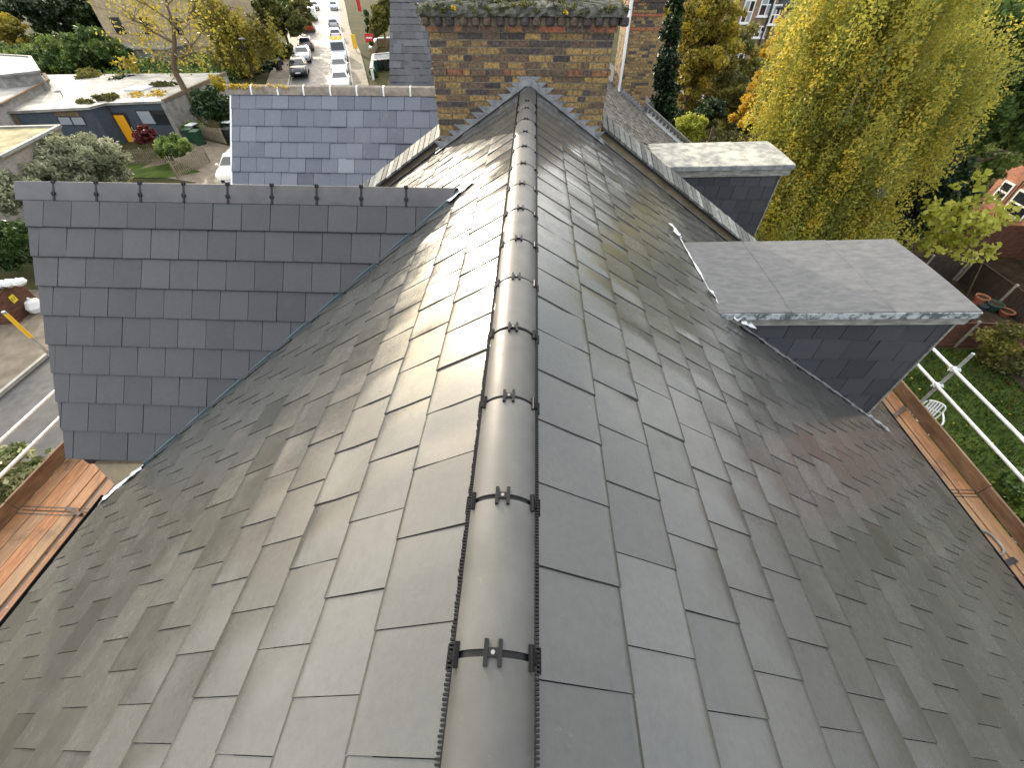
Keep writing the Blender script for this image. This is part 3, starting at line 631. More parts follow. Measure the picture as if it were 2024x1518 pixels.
crumple('lead_flashing', D1, [(4.50, 3.56, slz(4.50)+.02), (4.78, 3.46, slz(4.75)+.02)], .07, M['lead'], RN, .02, .04, wj=.4)

# ================================================================ CHIMNEY BETWEEN THE TWO HOUSES
def brick_wall(mb, a, b, z0, z1, out, tone_f, course=.075, proud=.004, hdr=False, start=0, depth=.06):
    """individual bricks along the plan line a-b, facing out"""
    a, b = Vector((*a, 0)), Vector((*b, 0)); d = (b-a); Ln = d.length; d.normalize(); o = Vector((*out, 0)); n = int(round((z1-z0)/course)); ch = (z1-z0)/n
    for i in range(n):
        x = 0.0; flem = (i + start) % 2; j = 0
        if flem: x = -.06
        while x < Ln - .005:
            w = (.105 if (hdr or (j % 3 == 2)) else .216); x0, x1 = max(x, 0)+.005, min(x+w, Ln)-.005
            if x1 - x0 > .02:
                pr = proud + random.uniform(-.003, .004); za, zb = z0+i*ch+.008+random.uniform(-.002, .002), z0+(i+1)*ch-.008
                p0, p1 = a+d*x0, a+d*x1; e = o*pr; q = -o*depth
                vs = []
                for z in (za, zb): vs += [p0+q+Vector((0, 0, z)), p1+q+Vector((0, 0, z)), p1+e+Vector((0, 0, z)), p0+e+Vector((0, 0, z))]
                mb.add(vs, [(3, 2, 1, 0), (4, 5, 6, 7), (2, 6, 5, 1), (3, 7, 6, 2), (0, 4, 7, 3)] , tone_f(i, n))
            x += w; j += 1
def stock(i, n):
    r = random.random(); return random.choice([.62, .7, .75, .8, .66, .72]) if r < .60 else (random.choice([.2, .15, .25, .05]) if r < .78 else random.choice([.35, .45, .42]))
CX0, CX1, CY0, CY1, CZ0 = -1.29, 1.07, 6.87, 7.85, -1.6
CH = part('chimney', H1, (-.1, 7.3, .0))
st = MB(); red = lambda i, n: random.choice([.90, .96, 1.0, .88, .38, .3]); dred = lambda i, n: random.choice([.86, .40, .38, .88, .9, .3])
st.box(CX0+.006, CX1-.006, CY0+.006, CY1-.006, CZ0, .74, m=1)
def ringwall(z0, z1, tf, grow=0.0, hdr=False, start=0):
    x0, x1, y0, y1 = CX0-grow, CX1+grow, CY0-grow, CY1+grow
    for a, b, o in (((x0, y0), (x1, y0), (0, -1)), ((x0, y1), (x0, y0), (-1, 0)), ((x1, y0), (x1, y1), (1, 0)), ((x1, y1), (x0, y1), (0, 1))):
        brick_wall(st, a, b, z0, z1, o, tf, hdr=hdr, start=start, depth=.06+grow)
ringwall(CZ0, .105, stock); ringwall(.105, .180, dred, .022); ringwall(.180, .555, lambda i, n: stock(i, n) if random.random() > .12 + .5*i/n else random.choice([.1, .2, .25, .42, .36, .5]), start=1)
ringwall(.555, .63, red, .03, start=1)
st.box(CX0-.03, CX1+.03, CY0-.03, CY1+.03, .562, .70, m=1)
st.build('stack', [M['stock_brick'], M['mortar']], CH)
dc = MB()                                             # rounded, weathered dog-tooth headers under the crown
dtw = .155; n_ = int((CX1-CX0+.12)/dtw)
for i in range(n_+1):
    x = CX0-.06 + i*dtw
    for yb, dy in ((CY0-.055, -1), (CY1+.055, 1)):
        dc.lathe([(0, -.045), (.040, -.045), (.054, -.03), (.056, .01), (.046, .042), (0, .046)], (x+.05+random.uniform(-.01, .01), yb, .668), 10, tone=random.choice([.05, .1, .15, .3]))
for j in range(6):
    for xb in (CX0-.055, CX1+.055): dc.lathe([(0, -.045), (.040, -.045), (.054, -.03), (.056, .01), (.046, .042), (0, .046)], (xb, CY0+.05+j*.18, .668), 10, tone=.1)
dc.build('corbel', M['stock_brick'], CH)
def lump_slab(name, parent, x0, x1, y0, y1, z0, z1, mat, amp=.03, st_=.05):      # a rough slab with a broken edge
    nx, ny = max(3, int((x1-x0)/st_)), max(3, int((y1-y0)/st_)); V = []; F = []
    nzv = lambda: random.uniform(-amp, amp)
    per = [(x0+(x1-x0)*i/nx, y0) for i in range(nx)] + [(x1, y0+(y1-y0)*j/ny) for j in range(ny)] + [(x1-(x1-x0)*i/nx, y1) for i in range(nx)] + [(x0, y1-(y1-y0)*j/ny) for j in range(ny)]
    cx, cy = (x0+x1)/2, (y0+y1)/2; n = len(per)
    for lv, (z, s) in enumerate(((z0, .985), ((z0+z1)/2-.01, 1.0), (z1, .99), (z1+.02, .9), (z1+.05, .5), (z1+.06, .12))):
        for (x, y) in per: V.append((cx+(x-cx)*s+nzv()*.6, cy+(y-cy)*s+nzv()*.6, z + nzv()*(.35 if lv < 3 else .6)))
    for l in range(5): F += [(l*n+i, l*n+(i+1) % n, (l+1)*n+(i+1) % n, (l+1)*n+i) for i in range(n)]
    F.append(tuple(range(n))[::-1]); F.append(tuple(range(5*n, 6*n)))
    return put(name, V, faces=F, mat=mat, parent=parent)
lump_slab('chimney_crown', CH, CX0-.115, CX1+.115, CY0-.115, CY1+.115, .715, .80, M['mossy_cement'])
C_, R__, T_ = clumps((-.1, 7.05, .83), (1.25, .30, .05), 120, .10, .1, (.1, .9)); R__[:] = (.055, .05, .035)
e_ = np.stack([rng.uniform(CX0-.12, CX1+.12, 80), rng.uniform(6.74, 6.80, 80), rng.uniform(.76, .83, 80)], 1)
C_ = np.concatenate([C_, e_]); R__ = np.concatenate([R__, np.full((80, 3), .035)]); T_ = np.concatenate([T_, rng.random(80)])
V, Q, tn = leaf_cloud(C_, R__*np.array([1, .8, .7]), 8000, .013, T_); put('moss', V, quads=Q, mat=M['moss_leaf'], parent=CH, tone=tn)
for xx, zz in ((-.93, .80), (.42, .755)):     # fallen leaves caught on the crown
    c = np.array([[xx, 6.735, zz]]); V, Q, tn = leaf_cloud(c, np.array([[.03, .012, .02]]), 5, .045, np.array([.7])); put('fallen_leaf', V, quads=Q, mat=M['fallen_leaf'], parent=CH, tone=tn)['kind'] = 'stuff'
# stepped lead flashing on the chimney face and lead strip on the slopes below it
fl = MB(); yF = CY0 - .012
zc = [.105 - .075*k for k in range(2, 16)]
for s in (-1, 1):
    for z in zc:
        xi = abs((AP - (z-.05)) / TP) if z < AP else .02
        if xi > (1.22 if s < 0 else 1.0): continue
        wv = random.uniform(.17, .24); yv = yF - .004*random.random()
        yv = yF - .004*(zc.index(z) % 2); loop = [(s*max(xi-.06, 0), yv, z+.024), (s*(xi+wv), yv-.010, z+.024+random.uniform(-.004, .006)), (s*(xi+wv-.085), yv-.004, z-.045), (s*(xi+.05), yv, z-.06), (s*max(xi-.10, 0), yv, z-.05)]
        fl.solid(loop if s > 0 else loop[::-1], (0, .004, 0))
for s, xe in ((-1, 1.36), (1, 1.12)):
    N = Vector((s*SP, 0, CP)); a = Vector((0, CY0-.03, AP)) + N*.035; b = Vector((s*xe, CY0-.03, slz(xe))) + N*.035
    fl.bar(a - Vector((0, .02, 0)), b - Vector((0, .02, 0)), .07, .005, tuple(N)); fl.bar(a + Vector((0, .022, .012)), b + Vector((0, .022, .012)), .006, .04, tuple(N))
fl.build('stepped_flashing', M['lead'], CH)
bd = MB(); bd.solid([(-.16, CY0-.018, .105), (.18, CY0-.018, .105), (.10, CY0-.012, .03), (-.10, CY0-.012, .03)], (0, .004, 0)); bd.solid([(-.26, CY0-.02, .04), (.27, CY0-.02, .04), (.17, CY0-.014, -.03), (-.16, CY0-.014, -.03)], (0, .004, 0)); 
bd.lathe([(.142, -.03), (.146, .0), (.10, .05), (0, .06)], (0, CY0-.02, -.05), 20, 'y'); bd.build('ridge_saddle', M['lead'], CH)

# ================================================================ PARTY PARAPETS
def parapet(parent, side, x0, x1, y0, y1, h, covers=.115, name='parapet'):
    P = part(name, parent, (side*(x0+x1)/2, y0, slz((x0+x1)/2))); w = MB()
    a, b = (side*x0, slz(x0)), (side*x1, slz(x1))
    w.solid([(a[0], y0, a[1]-.3), (b[0], y0, b[1]-.3), (b[0], y0, b[1]+h), (a[0], y0, a[1]+h)], (0, y1-y0, 0)); w.build('parapet_wall', M['render_wall'], P)
    c = MB(); d = Vector((side*CP, 0, -SP)); N = Vector((side*SP, 0, CP)); L = (x1-x0)/CP; n = int(L/covers)
    for i in range(n):
        p = Vector((a[0], 0, a[1]+h)) + d*(L*(i+.5)/n) + N*(.030+random.uniform(-.004, .006)); ww = L/n - .016
        q0 = p + Vector((0, y0-.055, -.02+random.uniform(-.004, .004))); q1 = p + Vector((0, y1+.03, .085))
        vs = []
        for q in (q0, q1): vs += [q-d*ww/2-N*.018, q+d*ww/2-N*.018, q+d*ww/2+N*.018, q-d*ww/2+N*.018]
        c.add(vs, [(0, 1, 2, 3), (7, 6, 5, 4), (0, 4, 5, 1), (1, 5, 6, 2), (2, 6, 7, 3), (3, 7, 4, 0)], random.random())
    o = c.build('coping', M['coping_tile'], P)
    s = MB(); s.bar(Vector((a[0], y0-.028, a[1]+h-.012)), Vector((b[0], y0-.028, b[1]+h-.012)), .055, .03, tuple(N)); s.build('coping_shadow', M['dark_gap'], P)  # near-black strip painted in as the shadow line below the coping
    fs = MB(); fs.bar(Vector((a[0], y0-.03, a[1]))+N*.03, Vector((b[0], y0-.03, b[1]))+N*.03, .07, .005, tuple(N)); fs.build('parapet_flashing', M['lead'], P)
    return P
H2 = thing('terraced_house', 'second house along, its gable clad in large pale weathered slates under clay ridge tiles', 'house', (0, 11, -9.3), 'terraced houses in a row')
parapet(H2, -1, 1.30, 4.6, 7.08, 7.38, .14); parapet(H2, 1, 1.08, 5.6, 7.05, 7.36, .17)
H1['group'] = 'terraced houses in a row'
w2 = MB(); w2.box(-4.25, 5.2, 7.12, 15.4, -9.3, -3.75); w2.box(-4.25, -4.05, 7.12, 15.4, -3.75, -2.95); w2.box(5.0, 5.2, 7.12, 15.4, -3.75, -3.5); w2.box(-5.75, -4.25, 8.7, 13, -9.3, -2.35); w2.build('wall', M['yellow_brick'], H2)
tile_field('roof_slope', H2, M['old_plain_tile'], **RIGHT, u0=7.3, u1=15.5, rows=[.15 + .115*i for i in range(56)], w=.168, L=.20, th=.010, offs=lambda c: .084*(c % 2), jit=.003, camber=.002)
ol = MB(); ol.solid([(0, 7.3, AP), (-4.5, 7.3, slz(4.5)), (-4.5, 15.5, slz(4.5)), (0, 15.5, AP)], (0, 0, -.03)); ol.build('roof_slope', M['old_slate'], H2)
rr = MB()
for i in range(16): rr.rings([[(x, 7.9+i*.45+e, z+.0) for x, z in arc(.12, -.12, -1.1, 1.1, 9)] for e in (0, .44)], False, cap=False)
rr.build('ridge', M['clay_ridge'], H2)
GR2 = part('gable_roof', H2, (-3.9, 9, -1.5)); g2 = R_(47)
GV2, GN2 = (0, -math.cos(g2), -math.sin(g2)), (0, -math.sin(g2), math.cos(g2))
tile_field('gable_slope', GR2, M['weathered_slate'], (0, 9.8, -.645), (1, 0, 0), GV2, GN2, -5.97, -1.2, [.401, .734, 1.039, 1.345, 1.633, 1.93, 2.22, 2.5], .333, .42, .016, lambda c: -5.80 + (.17 if c % 2 else 0)+random.gauss(0, .01), jit=.0025, camber=.0015, gap=.007, step=0, tones=(.35, .75), oddtone=.05)
b2 = MB(); b2.solid([(-5.97, 9.8, -.66), (-1.2, 9.8, -.66), (-3.0, 11.6, -2.55), (-5.97, 11.6, -2.55)], (0, -.02, -.05)); b2.build('gable_back_slope', M['old_slate'], GR2)
xs2 = [-6.07, -5.537, -5.0, -4.477, -3.94, -3.41, -2.875, -2.34, -1.75]
for i, (a, b) in enumerate(zip(xs2[:-1], xs2[1:])):
    m = MB(); m.rings([[(x, 9.8+p[0], -.645+p[1]) for p in [(-.115, -.075), (-.10, -.01), (-.06, .055), (0, .075), (.06, .055), (.10, -.01), (.115, -.075), (.09, -.08), (0, .03), (-.09, -.08)]] for x in (a+.012, b-.012)], True); m.build('ridge_tile', M['clay_ridge'], GR2)
    if i:
        m = MB(); m.rings([[(x, 9.8+p[0]*1.03, -.645+p[1]*1.03) for p in [(-.115, -.075), (-.10, -.01), (-.06, .055), (0, .078), (.06, .055), (.10, -.01), (.115, -.075), (0, .0)]] for x in (a-.015, a+.015)], True); m.build('mortar_joint', M['white_paint'], GR2)
C_ = np.stack([rng.uniform(-6.05, -4.6, 60), rng.uniform(9.68, 9.8, 60), rng.uniform(-.62, -.56, 60)], 1); C_[:30, 0] = rng.uniform(-6.07, -5.6, 30)
V, Q, tn = leaf_cloud(C_, np.full((60, 3), .022), 700, .022, rng.uniform(.4, .9, 60)); put('lichen', V, quads=Q, mat=M['fallen_leaf'], parent=GR2, tone=tn)['kind'] = 'stuff'
bb = MB(); d2 = Vector(GV2); bb.bar(Vector((-5.99, 9.8, -.70)), Vector((-5.99, 9.8, -.70))+d2*2.6, .035, .10, GN2); bb.build('bargeboard', M['white_paint'], GR2)
ew = MB(); ew.solid([(-5.93, 9.8, -.75), (-5.93, 8.0, -2.68), (-5.93, 11.6, -2.6)], (.05, 0, 0)); ew.build('gable_end_wall', M['yellow_brick'], GR2)
D2 = dormer(H2, 2.62, 5.17, 8.78, 10.2, -1.66, -3.2, M['lichen_felt'], M['lead'], M['cheek_slate'], 5.02, 8.88, [.30 + .27*i for i in range(8)], skew=.004, fh=.20, rise=.03)

# ================================================================ THIRD HOUSE, ITS STACK AND PARAPET
H3 = thing('terraced_house', 'third house along, dark slated gable left of the tall chimney, with a second brick stack', 'house', (0, 19, -9.3), 'terraced houses in a row')
w3 = MB(); w3.box(-4.25, 5.2, 15.42, 24, -9.3, -3.75); w3.box(-5.2, -4.25, 19.5, 24, -9.3, -2.6); w3.build('wall', M['yellow_brick'], H3)
for s in (-1, 1):
    m = MB(); m.solid([(0, 15.5, AP), (s*(4.5 if s < 0 else 5.5), 15.5, slz(4.5 if s < 0 else 5.5)), (s*(4.5 if s < 0 else 5.5), 24, slz(4.5 if s < 0 else 5.5)), (0, 24, AP)], (0, 0, -.03)); m.build('roof_slope', M['old_slate'], H3)
tile_field('gable_slope', H3, M['old_slate'], (0, 21.3, .12), (1, 0, 0), GV2, GN2, -5.42, -1.0, [.30 + .265*i for i in range(14)], .29, .36, .011, lambda c: -5.42+(.14 if c % 2 else 0)+random.gauss(0, .02), jit=.004, camber=.001, oddtone=.15)
m = MB(); m.solid([(-5.4, 21.3, .09), (-1, 21.3, .09), (-1, 23, -1.75), (-5.4, 23, -1.75)], (0, 0, -.04)); m.build('gable_back_slope', M['old_slate'], H3)
CH3 = part('chimney', H3, (3.1, 15.9, -.8)); X0, X1, Y0_, Y1_ = 2.68, 3.58, 15.45, 16.7
st = MB(); st.box(X0+.006, X1-.006, Y0_+.006, Y1_-.006, -3.0, .45, m=1)
for (z0, z1, tf, gr) in ((-3.0, -.30, lambda i, n: random.choice([.66, .7, .8, .8, .75, .62, .45, .2]), 0), (-.30, -.225, lambda i, n: 1.0, .012), (-.225, .0, stock, 0), (.0, .075, lambda i, n: .97, .02), (.075, .30, stock, .02), (.30, .38, red, .05)):
    for a, b, o in (((X0-gr, Y0_-gr), (X1+gr, Y0_-gr), (0, -1)), ((X0-gr, Y1_+gr), (X0-gr, Y0_-gr), (-1, 0)), ((X1+gr, Y0_-gr), (X1+gr, Y1_+gr), (1, 0))):
        brick_wall(st, a, b, z0, z1, o, tf, depth=.06+gr)
st.build('stack', [M['stock_brick'], M['mortar']], CH3)
lump_slab('chimney_crown', CH3, X0-.1, X1+.1, Y0_-.1, Y1_+.1, .38, .47, M['mossy_cement'])
dp = MB(); dp.tube([(X0+.02, Y0_-.05, -2.0), (X0+.03, Y0_-.05, -1.0), (X0+.0, Y0_-.05, .38)], [.045, .040, .05], 10); dp.tube([(X0+.02, Y0_-.06, -2.02), (X0+.02, Y0_-.06, -1.78)], .065, 10); dp.build('downpipe', M['white_paint'], CH3)
sf = MB(); 
for k in range(11):
    x = X0 + k*.09; z = slz(x); sf.solid([(x, Y0_-.014, z), (x+.13, Y0_-.014, z-.03), (x+.13, Y0_-.014, z+.10), (x+.05, Y0_-.014, z+.10)], (0, .004, 0))
sf.build('stepped_flashing', M['lead'], CH3)
P3 = part('parapet', H3, (4.4, 15.5, -2.5)); m = MB(); m.solid([(3.58, 15.45, slz(3.58)-.3), (5.6, 15.45, slz(5.6)-.3), (5.6, 15.45, slz(5.6)+.12), (3.58, 15.45, slz(3.58)+.12)], (0, .3, 0)); m.build('parapet_wall', M['white_paint'], P3)
m = MB()
for i in range(15):
    x = 3.62 + i*.135; m.box(x, x+.075, 15.37, 15.46, slz(x)+.12, slz(x)+.20, tone=.1)
m.bar((3.58, 15.58, slz(3.58)+.26), (5.7, 15.58, slz(5.7)+.26), .36, .06, (SP, 0, CP), tone=.35); m.build('coping', M['coping_tile'], P3)
# ================================================================ SCAFFOLDS
def scaffold(label, sx, xin, cols, toe, xr, z, seg, posts, rails, ptop, loc, extra):
    T = thing('scaffold', label, 'scaffold', loc, 'scaffolds along the eaves')
    for (xa, xb) in cols:
        for (ya, yb) in seg:
            a, b = sorted((xa, xb)); m = MB(); j = random.uniform(-.004, .004); m.box(a+.003, b-.003, ya+.004, yb-.004, z-.04+j, z+j)
            o = m.build('board', M['scaffold_board'], T); bevel(o, .006, 1)
            e = MB()
            for ye in (ya+.05, yb-.05): e.box(a+.001, b-.001, ye-.008, ye+.008, z+j+.0005, z+j+.003); e.box(a+.0005, a+.003, ye-.018, ye+.018, z-.04, z+j)
            e.build('end_band', M['rust_steel'], o)
    for (ya, yb) in seg:
        m = MB(); a, b = sorted((toe, toe+sx*.038)); m.box(a, b, ya+.003, yb-.003, z+.002, z+.225+random.uniform(-.008, .008)); bevel(m.build('toe_board', M['toe_board_wood'], T), .005, 1)
    y0, y1 = seg[0][0], seg[-1][1]
    for i, zr in enumerate(rails):
        m = MB(); xq = xr - sx*.05; m.tube([(xq, y0-.3, zr), (xq, y1+.2, zr)], .0242, 12); m.build('guard_rail', M['galvanised_tube'], T)
    for (yp, tp) in posts:
        m = MB(); m.tube([(xr, yp, -9.25), (xr, yp, tp)], .0242, 12); m.tube([(xr, yp, tp-.004), (xr, yp, tp+.001)], .020, 12)
        m.build('standard', M['dull_tube'], T)
        bs = MB(); bs.box(xr-.075, xr+.075, yp-.075, yp+.075, -9.3, -9.285); bs.build('base_plate', M['dull_tube'], T)
        for zr in list(rails) + [z-.02]:
            if zr > tp: continue
            c = MB(); xq = xr - sx*.05
            c.box(xr-.036, xr+.036, yp-.036, yp+.036, zr-.028, zr+.028); c.box(min(xq, xr)-.034, max(xq, xr)+.03, yp-.03, yp+.03, zr-.034, zr+.034)
            c.tube([(xr+sx*.03, yp-.05, zr), (xr+sx*.03, yp+.055, zr)], .011, 8); c.tube([(xq-sx*.03, yp+.02, zr-.05), (xq-sx*.03, yp+.02, zr+.05)], .011, 8)
            bevel(c.build('coupler', M['galvanised_tube'], T), .008, 1)
        lg = MB(); lg.tube([(xin - sx*.5, yp, z-.075), (xr+sx*.15, yp, z-.075)], .0242, 10); lg.build('transom', M['dull_tube'], T)
    for dz in (-.125,):
        m = MB(); m.tube([(xr-sx*.05, y0, z+dz), (xr-sx*.05, y1, z+dz)], .0242, 10); m.build('ledger', M['dull_tube'], T)
    for (p, q, w, h, mt) in extra:
        m = MB(); m.bar(p, q, w, h); m.build('board_clip', M[mt], T)
    return T
zb = -4.2
SL = scaffold('rusty planked scaffold along left eaves beside the slated gable', -1, -5.7, [(-7.02, -6.80), (-6.80, -6.58), (-6.58, -6.375), (-6.375, -6.185), (-6.125, -5.92)], -7.02, -7.13, zb,
    [(-4.2, -1.4), (-1.4, 2.47), (2.475, 6.4)], [(-2.6, -2.9), (-.35, -2.9), (1.93, -3.0), (4.37, -2.16)], [-3.71, -3.37], -2.2, (-6.6, 2, -9.3),
    [(tuple(at(132, 1003, z=zb+.02)), tuple(at(160, 1018, z=zb+.02)), .05, .04, 'rust_steel')])
yb_ = MB(); yb_.tube([(-7.13, 4.37, -2.62), (-7.13, 4.37, -2.20)], .0252, 12); yb_.build('painted_band', M['yellow_paint'], SL)
SR = scaffold('planked scaffold along right eaves with white tubes above the lawn', 1, 6.0, [(6.02, 6.235), (6.245, 6.465), (6.475, 6.70)], 6.71, 6.83, zb,
    [(-4.2, -.6), (-.6, 3.28), (3.285, 7.0)], [(-1.9, -2.9), (.3, -2.9), (2.62, -2.92), (4.93, -2.93)], [-3.62, -3.26], -2.2, (6.5, 2, -9.3),
    [(tuple(at(1761, 828, z=zb+.02)), tuple(at(1788, 805, z=zb+.02)), .055, .04, 'rust_steel'), (tuple(at(1978, 1119, z=zb+.01)), tuple(at(2007, 1106, z=zb+.01)), .07, .02, 'dark_frame')])
hs = MB(); hp = [at(px, py, z=zb+.02) for px, py in ((1905, 1052), (1928, 1047), (1946, 1050), (1962, 1060), (1975, 1074), (1984, 1087), (1982, 1094), (1974, 1097), (1962, 1095), (1940, 1085))]
def smooth_path(P, n=6):
    P = [Vector(p) for p in P]; out = []
    for i in range(len(P)-1):
        p0, p1, p2, p3 = P[max(i-1, 0)], P[i], P[i+1], P[min(i+2, len(P)-1)]
        for k in range(n):
            t = k/n; out.append(.5*((2*p1) + (p2-p0)*t + (2*p0-5*p1+4*p2-p3)*t*t + (3*p1-p0-3*p2+p3)*t**3))
    return out + [P[-1]]
hs.tube(smooth_path(hp), .016, 10); tag(hs.build('hose', M['weathered_fascia'], loc=tuple(hp[3])), 'loop of pale hose lying on the right scaffold boards', 'hose')

# ================================================================ GARDEN ON THE RIGHT
# white plastic garden chair tipped on the lawn
gc = at(1812, 845)
CHR = thing('garden_chair', 'white plastic garden chair on the lawn below the scaffold', 'chair', tuple(gc), rz=R_(-35))
def chair_local():
    P = {}
    m = MB(); n = 9
    m.rings([[(x*.25*(1-.08*abs(t)), -.22+.44*t, .42 + .02*math.cos(x*3) - .03*t) for x in np.linspace(-1, 1, n)] + [(x*.25*(1-.08*abs(t)), -.22+.44*t, .40 + .02*math.cos(x*3) - .03*t) for x in np.linspace(1, -1, n)] for t in np.linspace(0, 1, 7)], True); P['seat'] = m
    m = MB()
    fr_ = [(-.24, .23, .40), (-.26, .30, .70), (-.20, .35, .86), (0, .37, .90), (.20, .35, .86), (.26, .30, .70), (.24, .23, .40)]
    m.tube(smooth_path(fr_, 4), .022, 8)
    for x in (-.15, -.075, 0, .075, .15): m.bar((x*.95, .235, .41), (x, .36-abs(x)*.1, .885), .045, .012, (0, -1, 0))
    m.bar((-.24, .29, .64), (.24, .29, .64), .03, .012, (0, -1, 0)); P['backrest'] = m
    for i, (x, y, tx, ty) in enumerate(((-.23, -.21, -.28, -.26), (.23, -.21, .28, -.26), (-.22, .22, -.26, .30), (.22, .22, .26, .30))):
        m = MB(); m.tube([(tx, ty, 0), (x, y, .42)], [.018, .028], 8); P['leg%d' % i] = m
    for i, s in enumerate((-1, 1)):
        m = MB(); m.tube(smooth_path([(s*.25, -.22, .40), (s*.29, -.24, .60), (s*.30, -.12, .645), (s*.30, .12, .64), (s*.26, .30, .66)], 4), [.024]*17, 8); P['armrest%d' % i] = m
    return P
for k, m in chair_local().items(): m.build(k.rstrip('0123456789'), M['white_plastic'], CHR, local=True)
def panel_fence(label, a, b, h, mat='dark_fence', post='concrete_post', bay=1.83, boards='v', name='panel_fence', group=None, gravel=.15):
    a, b = Vector((*a, 0)), Vector((*b, 0)); L = (b-a).length; d = (b-a).normalized(); nrm = Vector((-d.y, d.x, 0)); n = max(1, round(L/bay)); z0 = G(a.y)
    T = thing(name, label, 'fence', ((a.x+b.x)/2, (a.y+b.y)/2, z0), group)
    for i in range(n):
        m = MB(); p, q = a + d*(L*i/n+.06), a + d*(L*(i+1)/n-.06); w = (q-p).length; k = int(w/.14)
        if boards == 'v':
            for j in range(k):
                c = p + d*(w*(j+.5)/k) + nrm*random.uniform(-.004, .010); m.bar(c + Vector((0, 0, z0+gravel)), c + Vector((0, 0, z0+h-.04)), w/k+.008, .014, tuple(nrm), random.random())
        else:
            k = int((h-gravel)/.16)
            for j in range(k):
                zz = z0+gravel+(h-gravel)*(j+.5)/k; m.bar(p + Vector((0, 0, zz)) + nrm*.006*(j % 2), q + Vector((0, 0, zz)) + nrm*.006*(j % 2), (h-gravel)/k+.006, .014, tuple(nrm))
        m.bar(p + Vector((0, 0, z0+h-.03)), q + Vector((0, 0, z0+h-.03)), .05, .035); m.bar(p + Vector((0, 0, z0+.07)), q + Vector((0, 0, z0+.07)), .05, .14)
        m.build('panel', M[mat], T)
    for i in range(n+1):
        m = MB(); p = a + d*(L*i/n); m.bar(p + Vector((0, 0, z0)), p + Vector((0, 0, z0+h+.06)), .095, .095, (1, 0, 0)); bevel(m.build('post', M[post], T), .01, 1)
    return T
panel_fence('reddish panel fence with slim concrete posts at the end of the lawn', (9.2, 12.75), (24.0, 12.75), 1.18, 'wood_fence')
panel_fence('dark panel fence with concrete posts running away from the flower pots', (19.75, 13.0), (19.75, 17.35), 1.25)
panel_fence('dark low panel fence below the lime leaved sapling', (14.5, 17.45), (19.65, 17.45), 1.25)
panel_fence('red brown panel fence of horizontal boards below the red brick house', (20.2, 19.6), (28.0, 19.6), 1.7, 'wood_fence', 'wood_fence', boards='h')
def pot(px, py, mat, r, h, label, plant_=True):
    c = at(px, py, z=-8.95); T = thing('flower_pot', label, 'flower pot', (c[0], c[1], -8.95), 'pots behind the lawn fence')
    m = MB(); m.lathe([(r*.68, 0), (r*.95, h*.82), (r*1.05, h*.82), (r*1.05, h), (r*.93, h), (r*.86, h*.86), (0, h*.84)], (0, 0, 0), 20); m.build('body', mat, T, local=True)
    s = MB(); s.lathe([(r*.88, h*.862), (0, h*.875)], (0, 0, 0), 16); s.build('soil', M['soil'], T, local=True)
rb = MB(); rb.box(17.8, 19.6, 13.4, 15.6, -9.3, -8.95); tag(rb.build('raised_bed', M['soil']), 'raised dark soil bed holding the flower pots behind the lawn fence', 'raised bed')
pot(1930, 600, M['terracotta'], .24, .36, 'terracotta flower pot behind the lawn fence'); pot(1957, 612, M['green_pot'], .27, .32, 'wide dark green flower pot beside the terracotta one'); pot(1937, 612, M['navy_cladding'], .16, .22, 'small blue flower pot between the two larger pots')
pot(1984, 622, M['terracotta'], .25, .2, 'shallow terracotta bowl at right of the dark green pot')
# white slatted garden bench far behind
bc = at(1425, 256); BN = thing('garden_bench', 'white slatted garden bench among the shrubs behind the felt dormers', 'bench', tuple(bc), rz=R_(-38))
m = MB(); [m.bar((-1.3, -.25+.11*i, .48), (1.3, -.25+.11*i, .48), .075, .03) for i in range(5)]; m.build('seat', M['white_paint'], BN, local=True)
m = MB(); [m.bar((-1.3, .30+.03*i, .62+.11*i), (1.3, .30+.03*i, .62+.11*i), .03, .075) for i in range(4)]; m.build('backrest', M['white_paint'], BN, local=True)
for s in (-1, 1):
    m = MB(); m.bar((s*1.2, -.24, 0), (s*1.2, -.24, .66), .07, .07); m.bar((s*1.2, .28, 0), (s*1.2, .42, 1.0), .07, .07); m.bar((s*1.2, -.28, .68), (s*1.2, .34, .68), .09, .04); m.build('leg', M['white_paint'], BN, local=True)

# ================================================================ BUILDINGS BEYOND
def vhit(px, py, A, B, off=0.0):                       # point of a pixel's sight line on the upright plane over A-B
    A = np.array(A[:2]); B = np.array(B[:2]); d = B-A; n = np.array([d[1], -d[0]]); n = n/np.linalg.norm(n); A = A + n*off
    r = _ray(px, py); t = ((A - _c[:2])@n)/(r[:2]@n); return _c + r*t
def wall_panel(mb, q, A, B, off, thick, m=0):          # a slab over an upright wall from pixel corners q = (tl, tr, br, bl)
    A2 = np.array(A[:2]); B2 = np.array(B[:2]); d = B2-A2; n = np.array([d[1], -d[0]]); n = n/np.linalg.norm(n)
    P = [vhit(*p, A, B) for p in q]; L = [Vector(p) + Vector((*(n*off), 0)) for p in P]; mb.solid([tuple(p) for p in L], tuple(-Vector((*(n*thick), 0))), m=m); return P
zr = -6.6
A, B, B2, Cc, E_, F_ = [at(px, py, z=zr) for px, py in ((6, 220), (175, 211), (207, 203), (322, 198.5), (446, 143), (84, 147))]
